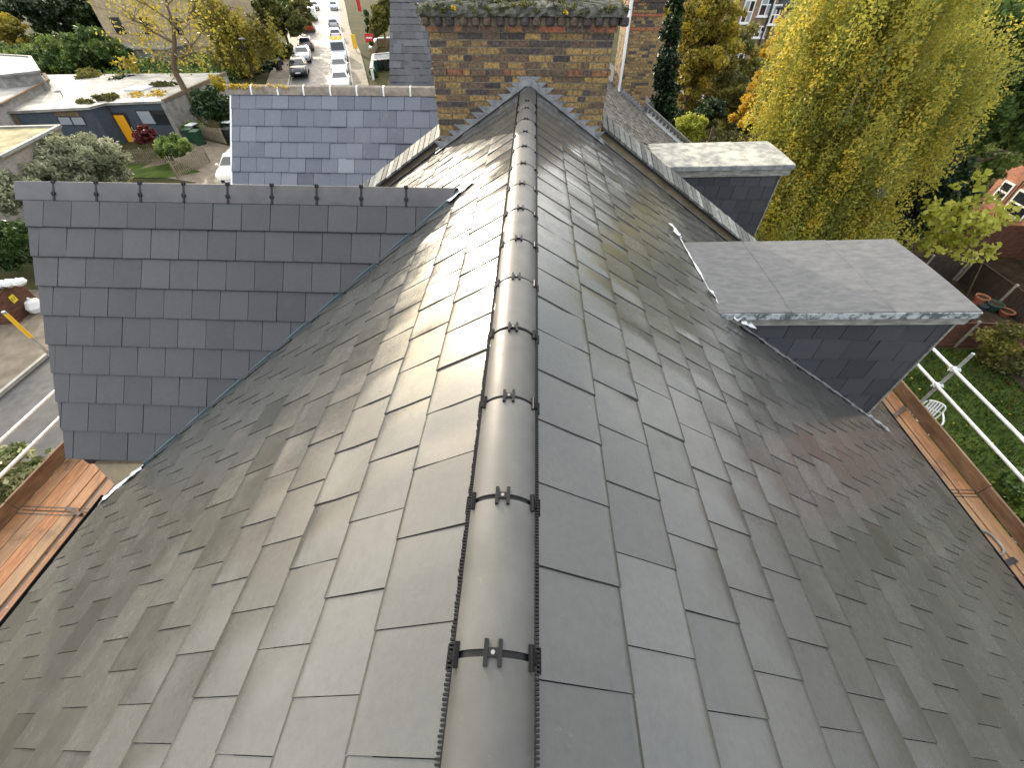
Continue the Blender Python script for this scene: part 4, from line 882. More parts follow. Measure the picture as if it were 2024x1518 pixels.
# bungalow
BG = thing('bungalow', 'single storey dark clad bungalow with white flat roof and yellow door', 'house', (-31, 39, G(38)))
def inset(poly, d):
    c = np.mean(poly, 0); return [tuple(p + (c-p)/np.linalg.norm(c-p)*d) for p in poly]
foot = [tuple(p[:2]) for p in (A, B, B2, Cc, E_, F_)]
m = MB(); m.prism([tuple(p) for p in inset([np.array(f) for f in foot], .18)], G(34), zr-.10); wm = m.build('wall', M['navy_cladding'], BG)
m = MB(); m.prism(foot, zr-.16, zr); rf = m.build('roof', M['flat_roof'], BG)
sk = MB(); cA, cB = np.array(Cc[:2]), np.array(E_[:2]); dd = (cB-cA)/np.linalg.norm(cB-cA); nn_ = np.array([dd[1], -dd[0]])
sw = [cA + dd*.02 + nn_*.02 - dd*0, cB + nn_*.02, cB - nn_*.3, cA - nn_*.3]; m = MB(); m.prism([tuple(p) for p in sw], G(34), zr-.165); m.build('side_wall', M['grey_brick'], BG)
m = MB(); m.prism([tuple(p) for p in (cA+nn_*.10, cB+nn_*.10, cB-nn_*.12, cA-nn_*.12)], zr-.10, zr+.09); m.build('parapet', M['bark'], BG)
for q, off in ((((330, 150), (398, 150), (398, 144), (330, 144)), 0),):
    pass
W1a, W1b = inset([np.array(f) for f in foot], .18)[2:4]
def window_px(parent, q, A, B, frame, glass, n=2, name='window'):
    m = MB(); P = wall_panel(m, q, A, B, .03, .12); f = m.build(name, frame, parent)
    tl, tr, br, bl = [Vector(p) for p in P]; d = np.array(B[:2])-np.array(A[:2]); nv = Vector((d[1], -d[0], 0)).normalized()*.036
    for i in range(n):
        s0, s1 = (i+.06)/n, (i+.94)/n; g = MB()
        lo = .07
        L = [bl.lerp(br, s0).lerp(tl.lerp(tr, s0), lo), bl.lerp(br, s1).lerp(tl.lerp(tr, s1), lo), bl.lerp(br, s1).lerp(tl.lerp(tr, s1), 1-lo), bl.lerp(br, s0).lerp(tl.lerp(tr, s0), 1-lo)]
        g.solid([tuple(p+nv) for p in L], tuple(-nv*.2)); g.build('pane', glass if not isinstance(glass, (list, tuple)) else glass[i % len(glass)], f)
    return f
window_px(BG, ((266, 217), (323, 217), (340, 246), (283, 246)), W1a, W1b, M['dark_frame'], [M['glass_pale'], M['glass_dark']])
m = MB(); P_ = wall_panel(m, ((217, 222), (248, 222), (278, 281), (250, 281)), W1a, W1b, .03, .1); m.build('door_frame', M['dark_frame'], BG)
m = MB(); P_ = wall_panel(m, ((224, 227), (244, 227), (273, 279.5), (255, 279.5)), W1a, W1b, .06, .05); dr = m.build('door', M['yellow_door'], BG)
rc = MB(); wall_panel(rc, ((186, 214), (217, 211), (251, 284), (229, 291)), W1a, W1b, .02, .05); rc.build('recess_shade', M['dark_fence'], BG)  # flat dark panel painting in the shade of a recess that isn't modelled
hd = MB(); hq = Vector(vhit(262, 255, W1a, W1b, .1)); hd.bar(hq-Vector((0, 0, .15)), hq+Vector((0, 0, .15)), .03, .03, (1, 0, 0)); hd.build('handle', M['galvanised_tube'], dr)
W0a, W0b = inset([np.array(f) for f in foot], .18)[0:2]
window_px(BG, ((112, 230), (163, 230), (172, 247), (121, 247)), W0a, W0b, M['dark_frame'], M['glass_pale'])
m = MB(); wall_panel(m, ((105, 219), (152, 217), (158, 229), (110, 229)), W0a, W0b, .02, .05); wall_panel(m, ((8, 228), (30, 226), (47, 252), (22, 252)), W0a, W0b, .02, .05); m.build('wood_panel', M['bark'], BG)
# moss and weeds growing on the bungalow roof
def roofmoss(px, py, rx, ry, n, z, mat, sz=.12, h=.12, parent=None, lab=None):
    c = at(px, py, z=z); e = at(px+rx, py, z=z); Rx = abs(e[0]-c[0]); f = at(px, py-ry, z=z); Ry = abs(f[1]-c[1])
    k = 30; a = rng.random(k)*6.28; r = np.sqrt(rng.random(k)); C_ = np.stack([c[0]+np.cos(a)*r*Rx, c[1]+np.sin(a)*r*Ry, np.full(k, z+h*.4)], 1)
    V, Q, tn = leaf_cloud(C_, np.tile([Rx*.2, Ry*.2, h], (k, 1)), n, sz, rng.random(k)); o = put('roof_weeds', V, quads=Q, mat=mat, parent=parent, tone=tn); o['kind'] = 'stuff'
roofmoss(195, 196, 32, 8, 1500, zr+.02, M['moss_leaf'], .14, .10, BG); roofmoss(325, 167, 24, 4, 700, zr+.02, M['moss_leaf'], .14, .1, BG); roofmoss(300, 184, 40, 8, 260, zr+.02, M['fallen_leaf'], .12, .03, BG)
cw = MB(); cw.box(-33, -31.4, 39, 40.4, zr+.001, zr+.10); cw.build('skylight', M['white_paint'], BG)
def flat_block(label, px, z, mat, wallm, base=None, parapet=None, name='flat_roofed_building', ext=None, cat='building'):
    P = [at(a, b, z=z) for a, b in px] + ([] if not ext else [np.array([*e, z]) for e in ext]); c = np.mean(P, 0); T = thing(name, label, cat, (c[0], c[1], G(c[1])), 'flat roofed buildings')
    f = [tuple(p[:2]) for p in P]; m = MB(); m.prism([tuple(q) for q in inset([np.array(x) for x in f], .1)], G(c[1])-.2, z-.12); m.build('wall', M[wallm], T)
    m = MB(); m.prism(f, z-.14, z); m.build('roof', M[mat], T)
    if parapet:
        m = MB(); n = len(f)
        for i in range(n):
            a, b = Vector((*f[i], z+.03)), Vector((*f[(i+1) % n], z+.03)); m.bar(a, b, .22, .13)
        m.build('roof_edge', M[parapet], T)
    return T
flat_block('low garage with mossy flat roof and pinkish wall behind the silvery bush', [(0, 311), (119, 249), (108, 250)], -6.0, 'mossy_roof', 'pinkish_brick', parapet='grey_roofing', name='garage', ext=[(-33.5, 26.3), (-35, 20)], cat='garage')
flat_block('long grey flat roofed building left of the bungalow', [(0, 207), (96, 158), (88, 146), (50, 150), (0, 172)], -6.15, 'grey_roofing', 'grey_brick', parapet='bark', ext=[(-56, 42), (-52, 33)])
flat_block('grey flat roofed block under the dark trees at far left', [(0, 150), (78, 141), (60, 112), (0, 108)], -5.4, 'grey_roofing', 'grey_brick', parapet='grey_roofing', ext=[(-75, 55), (-70, 44)])
# brown building behind the bare tree
def block(name, label, cat, x0, x1, y0, y1, z1, mat, roofmat='old_slate', gable=1.2, group=None, rz=0):
    T = thing(name, label, cat, ((x0+x1)/2, (y0+y1)/2, G(y0)), group); m = MB(); m.box(x0, x1, y0, y1, G(y0)-.3, z1); m.build('wall', M[mat], T)
    m = MB(); ym = (y0+y1)/2; e = .25
    m.add([(x0-e, y0-e, z1-.05), (x1+e, y0-e, z1-.05), (x1+e, ym, z1+gable), (x0-e, ym, z1+gable), (x0-e, y1+e, z1-.05), (x1+e, y1+e, z1-.05)], [(0, 1, 2, 3), (3, 2, 5, 4), (0, 3, 4), (1, 5, 2), (0, 4, 5, 1)]); m.build('roof', M[roofmat], T)
    return T
bp = at(290, 96, y=62); BB = block('brick_building', 'brown brick building with plain wall behind the bare tree', 'building', bp[0]-4, bp[0]+9, 62, 74, 1.5, 'tan_brick')
m = MB(); m.box(bp[0]-5.5, bp[0]+5, 58.5, 61.95, G(58), -6.6); m.build('extension', M['grey_brick'], BB)
m = MB(); m.box(bp[0]-5.7, bp[0]+5.2, 58.3, 62.0, -6.59, -6.45); m.build('extension_roof', M['grey_roofing'], BB)
for x, z in [(x, z) for x in (-2.6, .8, 4.4) for z in (-5.6, -2.4)]:
    m = MB(); m.box(bp[0]+x, bp[0]+x+1.1, 61.9, 61.99, z, z+1.5); m.build('window', M['glass_dark'], BB)
# brown brick houses at top right
HB = thing('brick_house', 'brown brick house with white sash windows beyond the golden trees', 'house', (20, 48, G(48)))
hy = 48.0
def hp_(px, py, y=hy): return at(px, py, y=y)
e1 = hp_(1505, 60)[0]; m = MB(); m.box(10, e1+.6, hy, hy+9, -9, .6); m.box(e1+.6, 34, hy+2.2, hy+9, -9, .6); m.build('wall', M['brown_brick'], HB)
m = MB(); m.add([(9.6, hy-.3, .55), (34.4, hy-.3, .55), (34.4, hy+4.5, 4.0), (9.6, hy+4.5, 4.0), (9.6, hy+9.3, .55), (34.4, hy+9.3, .55)], [(0, 1, 2, 3), (3, 2, 5, 4), (0, 3, 4), (1, 5, 2), (0, 4, 5, 1)]); m.build('roof', M['old_slate'], HB)
x2 = hp_(1535, 30)[0]; x3 = hp_(1566, 22)[0]
m = MB(); m.box(e1+.65, x3+.4, hy-.2, hy+2.2, -9, -2.0); m.build('extension', M['brown_brick'], HB)
m = MB(); m.add([(e1+.5, hy-.4, -2.05), (x3+.6, hy-.4, -2.05), (x3+.6, hy+2.3, -.6), (e1+.5, hy+2.3, -.6)], [(0, 1, 2, 3)]); ob = m.build('extension_roof', M['old_slate'], HB); so_ = ob.modifiers.new('s', 'SOLIDIFY'); so_.thickness = .12
def sash(parent, px, py, y, w=1.0, h=1.5):
    c = at(px, py, y=y); f = MB(); x0, x1, z0, z1 = c[0]-w/2, c[0]+w/2, c[2]-h/2, c[2]+h/2
    f.box(x0, x1, y-.05, y+.1, z0, z1); f.box(x0-.08, x1+.08, y-.10, y+.1, z0-.08, z0-.001); ff = f.build('window', M['window_frame_white'], parent)
    for k in range(2):
        for q in range(2): g = MB(); g.box(x0+.10+q*(w-.12)/2, x0+.02+(q+1)*(w-.12)/2, y-.056, y-.051, z0+.10+k*(h-.12)/2, z0+.02+(k+1)*(h-.12)/2); g.build('pane', M['glass_pale'] if (k+q) % 2 else M['glass_dark'], ff)
sash(HB, 1517, 8, hy, 1.15, 1.5); sash(HB, 1478, 22, hy, .9, 1.5); sash(HB, 1502, 62, hy, .9, .8); sash(HB, 1594, 32, hy+2.2, 1.3, 1.5); sash(HB, 1532, 28, hy-.2, .7, 1.3); sash(HB, 1455, 125, hy, 1.0, 1.6); sash(HB, 1405, 130, hy, .9, 1.6); sash(HB, 1440, 70, hy, .9, 1.5)
m = MB(); c0, c1 = hp_(1527, 4), hp_(1513, 75); m.tube([(c0[0], hy-.1, 1.0), (c0[0], hy-.1, -9)], .07, 8); m.build('drainpipe', M['dark_frame'], HB)
# red brick house at the right edge, wall parallel with the ridge
RX = 24.2
HRD = thing('brick_house', 'red brick house with white framed windows at the far right edge', 'house', (28, 20, G(20)))
m = MB(); m.box(RX, RX+8, 19.9, 23.4, -9.3, -3.8); m.box(RX+.9, RX+8, 14, 19.9, -9.3, -3.8); m.build('wall', M['red_brick'], HRD)
m = MB(); m.add([(RX-.3, 13.7, -3.8), (RX-.3, 23.7, -3.8), (RX+4, 23.7, -1.2), (RX+4, 13.7, -1.2), (RX+8.3, 13.7, -3.8), (RX+8.3, 23.7, -3.8)], [(0, 3, 2, 1), (3, 4, 5, 2), (0, 4, 3), (1, 2, 5), (0, 1, 5, 4)]); m.build('roof', M['old_slate'], HRD)
def sash_x(parent, px, py, x, w, h):
    c = at(px, py, x=x); f = MB(); y0, y1, z0, z1 = c[1]-w/2, c[1]+w/2, c[2]-h/2, c[2]+h/2
    f.box(x-.05, x+.1, y0, y1, z0, z1); ff = f.build('window', M['window_frame_white'], parent)
    for k in range(2):
        g = MB(); g.box(x-.056, x-.051, y0+.08, y1-.08, z0+.08+k*(h-.08)/2, z0+(k+1)*(h-.08)/2); g.build('pane', M['glass_dark'], ff)
sash_x(HRD, 1984, 378, RX, .65, .9); sash_x(HRD, 2018, 405, RX, 1.2, 1.1)
m = MB(); q0, q1 = at(2024, 357, x=RX-.06), at(1985, 402, x=RX-.06); m.tube([tuple(q0), tuple(q1)], .03, 8); m.build('drainpipe', M['dark_frame'], HRD)
# shed among the trees
sp_ = at(1388, 196, z=-6.9); SH = thing('garden_shed', 'small dark garden shed with grey roof under the golden trees', 'shed', (sp_[0], sp_[1]+1, G(sp_[1])))
m = MB(); m.box(sp_[0]-1.1, sp_[0]+1.1, sp_[1], sp_[1]+1.8, -9.3, -7.05); m.build('wall', M['dark_fence'], SH)
m = MB(); m.add([(sp_[0]-1.3, sp_[1]-.2, -7.05), (sp_[0]+1.3, sp_[1]-.2, -7.05), (sp_[0]+1.3, sp_[1]+2, -6.7), (sp_[0]-1.3, sp_[1]+2, -6.7)], [(0, 1, 2, 3)]); ob = m.build('roof', M['grey_roofing'], SH); ob.modifiers.new('s', 'SOLIDIFY').thickness = .06

# ================================================================ STREET THINGS
def bin_proto(label, bm_, lid, loc, rz=0, group='wheelie bins'):
    T = thing('wheelie_bin', label, 'wheelie bin', loc, group, rz)
    m = MB(); m.rings([[(sx*w, sy*d, z) for sx, sy in ((-1, -1), (1, -1), (1, 1), (-1, 1))] for z, w, d in ((.05, .21, .23), (.5, .25, .29), (.95, .285, .34), (.97, .30, .36), (1.0, .30, .36))], True, sm=False); m.build('body', M[bm_], T, local=True)
    m = MB(); m.rings([[(sx*w, sy*d-.0, z) for sx, sy in ((-1, -1), (1, -1), (1, 1), (-1, 1))] for z, w, d in ((1.0, .31, .38), (1.04, .30, .37), (1.075, .22, .28))], True, sm=False); m.build('lid', M[lid], T, local=True)
    for s in (-1, 1): m = MB(); m.lathe([(0, -.03), (.1, -.03), (.1, .03), (0, .03)], (s*.24, .30, .1), 14, 'x'); m.build('wheel', M['tyre'], T, local=True)
    m = MB(); m.tube([(-.22, .42, .98), (.22, .42, .98)], .018, 8); m.build('handle', M[bm_], T, local=True)
    return T
def gp(px, py): p = at(px, py); return (float(p[0]), float(p[1]), float(p[2]))
for (px, py, b, l, lab) in ((385, 283, 'bin_green', 'bin_green', 'green wheelie bin by picket fence, left of the grey lidded one'), (398, 287, 'bin_green', 'bin_green', 'green wheelie bin inside the picket fence corner, rightmost there'), (392, 274, 'bin_black', 'bin_lid_white', 'pale lidded wheelie bin behind two green bins at the picket fence'),
    (459, 282, 'bin_black', 'bin_black', 'black wheelie bin beside the white bargeboard of the slated gable'), (462, 268, 'bin_black', 'bin_lid_white', 'black wheelie bin with pale lid behind the all black one by the gable'),
    (577, 108, 'bin_black', 'bin_lid_white', 'black wheelie bin with white lid on the far left pavement'), (566, 112, 'bin_green', 'bin_green', 'dark green wheelie bin on the far left pavement beside the hedge'), (553, 140, 'bin_black', 'bin_black', 'black wheelie bin half in the hedge by the left pavement'),
    (745, 140, 'bin_green', 'bin_green', 'green wheelie bin in the white walled front garden'), (754, 139, 'bin_black', 'bin_black', 'first black wheelie bin right of the green one in the white walled garden'), (764, 138, 'bin_black', 'bin_black', 'middle black wheelie bin in the white walled front garden'), (774, 137, 'bin_black', 'bin_black', 'black wheelie bin next to the slate gable in the white walled garden')):
    bin_proto(lab, b, l, gp(px, py), random.uniform(-.2, .2))
bin_proto('large green wheelie bin with pale bags on top at left pavement', 'bin_green', 'bin_green', gp(8, 622), .5).scale = (1.6, 1.6, 1.15)
bg_ = at(18, 565, z=-8.0); m = MB(); V = []
for k in range(3):
    m.lathe([(0, -.12), (.16, -.10), (.24, 0), (.20, .10), (.06, .16), (.03, .2), (0, .2)], (bg_[0]-.35+k*.33, bg_[1]+.1*k, -7.95), 9)
tag(m.build('rubbish_bags', M['white_plastic']), 'pale rubbish bags piled on the large green bin', 'bags')
# brown timber bin store with yellow sign
ba, bb_ = gp(18, 606), gp(70, 590); BS = thing('bin_store', 'brown timber bin store panel with small yellow sign by the driveway', 'bin store', ba)
a, b = at(40, 640)[:2], at(82, 600)[:2]; a = Vector((*a, 0)); b = Vector((*b, 0)); dq = (b-a).normalized(); nq = Vector((dq.y, -dq.x, 0)); 
m = MB()
for j in range(12): c = a.lerp(b, (j+.5)/12); m.bar(c + Vector((0, 0, -9.28)), c + Vector((0, 0, -8.05)), (b-a).length/12-.01, .03, tuple(nq))
a2, b2_ = a + (a-b).normalized()*0 - nq*2.4, b - nq*2.4
for j in range(16): c = a.lerp(a2, (j+.5)/16); m.bar(c + Vector((0, 0, -9.28)), c + Vector((0, 0, -8.05)), .14, .03, tuple(dq))
m.build('panel', M['wood_fence'], BS)
m = MB(); c = a.lerp(b, .42) + nq*.03; m.bar(c + Vector((0, 0, -8.62)), c + Vector((0, 0, -8.34)), .26, .012, tuple(nq)); m.build('sign', M['sticker_yellow'], BS)
m = MB(); c = a.lerp(b, .40) + nq*.04; up_ = Vector((0, 0, 1))
for (u0, u1, v0, v1) in ((-.08, -.08, -.52, -.42), (-.08, -.02, -.52, -.52), (-.08, -.02, -.47, -.47), (-.08, -.02, -.42, -.42), (.02, .08, -.42, -.42), (.08, .02, -.42, -.52), (.02, .08, -.52, -.52)):
    m.bar(c + dq*(u0+.02) + up_*(-8.01+v0), c + dq*(u1+.021) + up_*(-8.01+v1), .014, .006, tuple(nq))
m.build('sign_letters', M['dark_frame'], BS)
pl_ = at(66, 600, z=-8.9); m = MB(); m.lathe([(0, 0), (.3, .05), (.34, .25), (.22, .48), (.06, .56), (.04, .64), (0, .64)], (pl_[0], pl_[1], -9.25), 9); tag(m.build('rubbish_sack', M['white_plastic']), 'white rubbish sack beside the brown bin store', 'bag')
# lamp post with parking sign in front of the bungalow
lp = gp(172, 262); LP = thing('street_lamp', 'slim grey street lamp with a square sign standing before the bungalow', 'street lamp', lp)
tp = at(113, 181, y=lp[1]); hgt = float(tp[2]-lp[2]); m = MB(); m.tube([(0, 0, 0), (0, 0, 1.0), (0, 0, hgt)], [.08, .055, .04], 10); m.build('pole', M['dull_tube'], LP, local=True)
m = MB(); m.rings([[(x0+w*math.cos(a), d*math.sin(a)-.15, hgt+z) for a in np.linspace(0, 6.28, 10, endpoint=False)] for x0, w, d, z in ((0, .05, .1, .0), (0, .16, .34, .05), (0, .15, .32, .12), (0, .05, .12, .17))], True); m.build('lamp_head', M['grey_roofing'], LP, local=True)
m = MB(); zz = .95; m.box(-.32, .32, -.10, -.07, zz, zz+.64); sg = m.build('sign', M['sign_face'], LP, local=True)
m = MB(); m.solid([(-.14, -.105, zz+.17), (.14, -.105, zz+.17), (0, -.105, zz+.45)], (0, .004, 0)); m.build('symbol', M['sign_red'], sg, local=True)
lp2 = gp(505, 160); LP2 = thing('street_lamp', 'dark slender street lamp among the yellow trees left of the road', 'street lamp', lp2)
tp = at(470, 78, y=lp2[1]); hgt = float(tp[2]-lp2[2]); m = MB(); m.tube([(0, 0, 0), (0, 0, 1.2), (0, 0, hgt)], [.09, .07, .05], 10); m.build('pole', M['dark_frame'], LP2, local=True)
m = MB(); m.rings([[(w*math.cos(a)+.2, d*math.sin(a), hgt+z) for a in np.linspace(0, 6.28, 10, endpoint=False)] for w, d, z in ((.08, .05, 0), (.36, .16, .06), (.34, .15, .14), (.1, .06, .18))], True); m.build('lamp_head', M['grey_roofing'], LP2, local=True)
# picket fences round the bungalow garden
def picket(label, pts, h=1.0):
    T = thing('picket_fence', label, 'fence', (*pts[0], G(pts[0][1])), 'picket fences'); 
    for a, b in zip(pts[:-1], pts[1:]):
        a, b = Vector((*a, 0)), Vector((*b, 0)); d = (b-a); L = d.length; d.normalize(); n = Vector((d.y, -d.x, 0)); k = int(L/.16); m = MB(); z = G(a.y)
        for j in range(k):
            c = a + d*(L*(j+.5)/k) + n*.03; hh = h*random.uniform(.95, 1.03); m.bar(c + Vector((0, 0, z+.05)), c + Vector((0, 0, z+hh)), .085, .02, tuple(n)); 
        for zz in (.25, .75): m.bar(a + Vector((0, 0, z+zz)), b + Vector((0, 0, z+zz)), .07, .035)
        m.build('pickets', M['picket_wood'], T)
        for j in range(int(L/1.8)+1):
            p = MB(); c = a + d*(L*j/max(1, int(L/1.8))); p.bar(c + Vector((0, 0, z)), c + Vector((0, 0, z+h+.06)), .09, .09, (1, 0, 0)); p.build('post', M['picket_wood'], T)
picket('weathered picket fence in front of the yellow door', [gp(238, 326)[:2], gp(346, 322)[:2]]); picket('weathered picket fence running beside the driveway to the lawn corner', [gp(352, 352)[:2], gp(415, 320)[:2]]); picket('weathered picket fence near the black bins and dark shrub', [gp(385, 268)[:2], gp(448, 286)[:2]])
# white walled front gardens on the right of the road
wa = [gp(px, py) for px, py in ((738, 158), (742, 128), (778, 124), (783, 156))]
FW = thing('garden_wall', 'white painted garden wall round the bin yard right of the road', 'garden wall', wa[0])
m = MB()
for a, b in zip(wa[:-1], wa[1:]): m.bar(Vector(a)+Vector((0, 0, .5)), Vector(b)+Vector((0, 0, .5)), .2, 1.0)
m.build('wall', M['white_paint'], FW)
m = MB()
for a, b in zip(wa[:-1], wa[1:]): m.bar(Vector(a)+Vector((0, 0, 1.04)), Vector(b)+Vector((0, 0, 1.04)), .3, .08)
m.build('coping', M['kerb_stone'], FW)
wb = [gp(px, py) for px, py in ((735, 112), (746, 92), (781, 90), (781, 111))]; FW2 = thing('garden_wall', 'white and dark brick garden wall farther up beside the red board', 'garden wall', wb[0])
m = MB(); [m.bar(Vector(a)+Vector((0, 0, .45)), Vector(b)+Vector((0, 0, .45)), .2, .9) for a, b in zip(wb[:-1], wb[1:])]; m.build('wall', M['brown_brick'], FW2)
m = MB(); [m.bar(Vector(a)+Vector((0, 0, .95)), Vector(b)+Vector((0, 0, .95)), .34, .14) for a, b in zip(wb[:-1], wb[1:])]; m.build('coping', M['white_paint'], FW2)
def board_sign(label, px, py, h, bw, bh, mat, face=None, bar_=False):
    g = gp(px, py); T = thing('sign_board', label, 'sign', g); m = MB(); m.bar((0, 0, 0), (0, 0, h), .08, .08, (1, 0, 0)); m.build('post', M['dull_tube'], T, local=True)
    m = MB(); m.box(-bw/2, bw/2, -.07, -.045, h-bh, h); p = m.build('panel', M[mat], T, local=True)
    if bar_: q = MB(); q.box(-bw*.36, bw*.36, -.078, -.071, h-bh*.55, h-bh*.38); q.build('stripe', M['white_paint'], p, local=True)
board_sign('red board with a white stripe by the front garden right of the road', 735, 101, 1.9, 1.1, .95, 'sign_red', bar_=True)
board_sign('tall narrow red board on the right pavement beside the far white car', 713, 28, 2.9, .75, 2.4, 'sign_red')
board_sign('yellow board standing on the right kerb beside the roof rack van', 705, 103, 1.9, .6, 1.5, 'yellow_paint')

# ================================================================ CARS
def car(label, colour, loc, rz, kind='hatch', scale=1.0, group='cars parked along the street', rack=False, sunroof=False):
    """front faces -y in local space"""
    T = thing('van' if kind == 'van' else 'parked_car', label, 'van' if kind == 'van' else 'car', loc, group, rz); T.scale = (scale,)*3
    pm = M['car_'+colour]; van = kind == 'van'
    st_ = [(-2.08, .34, .50, .60), (-2.04, .27, .66, .74), (-1.90, .22, .80, .82), (-1.45, .20, .90, .875), (-.95, .19, .98, .89), (.3, .19, 1.0, .90), (1.5, .20, 1.0, .89), (1.92, .24, .97, .86), (2.06, .30, .88, .78), (2.10, .38, .62, .66)]
    if van: st_ = [(y*1.12, a, b+(.08 if y < 1 else .1), w*1.06) for y, a, b, w in st_]
    m = MB(); R = []
    for y, z0, z1, w in st_:
        zm = (z0+z1)/2; R.append([(-w*.90, y, z0), (w*.90, y, z0), (w, y, z0+.12), (w*1.0, y, zm+.06), (w*.95, y, z1-.05), (w*.82, y, z1), (0, y, z1+.025), (-w*.82, y, z1), (-w*.95, y, z1-.05), (-w, y, zm+.06), (-w, y, z0+.12)])
    m.rings(R, True); bd = m.build('body', pm, T, local=True, sharp=40)
    # cabin
    yb = (-1.02, 1.95) if not van else (-1.25, 2.30); yt = (-.30, 1.50) if not van else (-.72, 2.26); zt = 1.46 if not van else 1.95; wb_, wt = (.84, .64) if not van else (.92, .84)
    zb_ = .96 if not van else 1.04
    m = MB(); ring = lambda y0, y1, w, z: [(-w*.93, y0, z), (w*.93, y0, z), (w, y0+.12, z), (w, y1-.12, z), (w*.93, y1, z), (-w*.93, y1, z), (-w, y1-.12, z), (-w, y0+.12, z)]
    m.rings([ring(yb[0], yb[1], wb_, zb_-.06), ring(yb[0]+.06, yb[1]-.03, wb_*.985, zb_+.05), ring(yt[0]-.05, yt[1]+.05, wt*1.03, zt-.07), ring(yt[0]+.06, yt[1]-.06, wt*.95, zt), ring(yt[0]+.4, yt[1]-.4, wt*.6, zt+.025)], True); m.build('roof', pm, T, local=True, sharp=45)
    def quad(nm, P, mat_): q = MB(); n_ = (Vector(P[1])-Vector(P[0])).cross(Vector(P[3])-Vector(P[0])).normalized(); q.solid([tuple(Vector(p)+n_*.006) for p in P], tuple(-n_*.02)); q.build(nm, mat_, T, local=True)
    f = lambda y_b, y_t, s: y_b + (y_t-y_b)*s
    z0, z1 = zb_+.06, zt-.10; 
    quad('windscreen', [(-wb_*.86, f(yb[0], yt[0], .12)-.02, z0), (wb_*.86, f(yb[0], yt[0], .12)-.02, z0), (wt*.88, f(yb[0], yt[0], .84)-.05, z1), (-wt*.88, f(yb[0], yt[0], .84)-.05, z1)], M['glass_dark'])
    if not van: quad('rear_window', [(wb_*.84, f(yb[1], yt[1], .15)+.04, z0), (-wb_*.84, f(yb[1], yt[1], .15)+.04, z0), (-wt*.86, f(yb[1], yt[1], .85)+.06, z1), (wt*.86, f(yb[1], yt[1], .85)+.06, z1)], M['glass_dark'])
    for s in (-1, 1):
        for (a, b, c_, d_) in (((.28, .55, .60, .36) if not van else (.16, .42, .42, .22)),) + (((.58, .90, .84, .63),) if not van else ()):
            Y = lambda t: yb[0] + (yb[1]-yb[0])*t
            P = [(s*wb_*.985, Y(a), z0), (s*wb_*.985, Y(b), z0), (s*(wt*1.035), Y(c_), z1), (s*(wt*1.035), Y(d_), z1)]
            quad('side_window', P if s > 0 else [P[1], P[0], P[3], P[2]], M['glass_dark'])
    k = 1.12 if van else 1.0
    for y in (-1.32*k, 1.28*k):
        for s in (-1, 1):
            m = MB(); m.lathe([(0, -.11), (.20, -.11), (.31, -.10), (.325, -.05), (.325, .05), (.31, .10), (.20, .11), (0, .10)], (s*.80*(1.06 if van else 1), y, .325), 20, 'x'); w_ = m.build('wheel', M['tyre'], T, local=True)
            r = MB(); r.lathe([(0, -.125), (.06, -.125), (.19, -.117), (.20, -.105)] if s < 0 else [(.20, .105), (.19, .117), (.06, .125), (0, .125)], (s*.80*(1.06 if van else 1), y, .325), 14, 'x'); r.build('rim', M['alloy'], w_, local=True)
    for s in (-1, 1):
        m = MB(); m.add([(s*.40, -2.0*k-.055, .60), (s*.78, -1.90*k-.02, .62), (s*.80, -1.72*k, .80), (s*.45, -1.92*k-.02, .75)], [(0, 1, 2, 3) if s > 0 else (3, 2, 1, 0)]); o = m.build('headlight', M['lamp_lens'], T, local=True); o.modifiers.new('s', 'SOLIDIFY').thickness = .05; o.modifiers['s'].offset = 0
        m = MB(); m.box(*(sorted((s*.58, s*.84))), 1.96*k, 2.07*k, .70, .92); m.build('tail_light', M['tail_lens'], T, local=True)
        m = MB(); m.box(*(sorted((s*.88, s*1.04))), -.86*k, -.74*k, .96, 1.08); m.build('mirror', pm, T, local=True)
    m = MB(); m.box(-.50, .50, -2.09*k-.02, -2.0*k, .36, .52); m.build('grille', M['dark_frame'], T, local=True)
    m = MB(); m.box(-.26, .26, -2.10*k-.03, -2.09*k-.02, .40, .51); m.build('number_plate', M['white_paint'], T, local=True)
    if rack:
        m = MB()
        for y in np.linspace(yt[0]+.25, yt[1]-.15, 6): m.bar((-.82, y, zt+.12), (.82, y, zt+.12), .05, .05)
        for x in (-.80, .80, -.28, .28): m.bar((x, yt[0]+.1, zt+.16), (x, yt[1], zt+.16), .05, .04)
        for x in (-.8, .8):
            for y in (yt[0]+.3, yt[1]-.3): m.bar((x, y, zt-.03), (x, y, zt+.14), .04, .04)
        m.build('roof_rack', M['yellow_paint'], T, local=True)
    if sunroof: m = MB(); m.box(-.42, .42, .0, .62, zt+.012, zt+.032); m.build('sunroof', M['glass_pale'], T, local=True)
    return T
def road_dir(y): d = Vector((kl(y+2)-kl(y-2), 4, 0)); return d.normalized()
def row(side, y, off=1.02): d = road_dir(y); x = (kl(y)+off) if side < 0 else (kr(y)-off); return (x, y, G(y)+.012), math.atan2(-d.x, d.y)
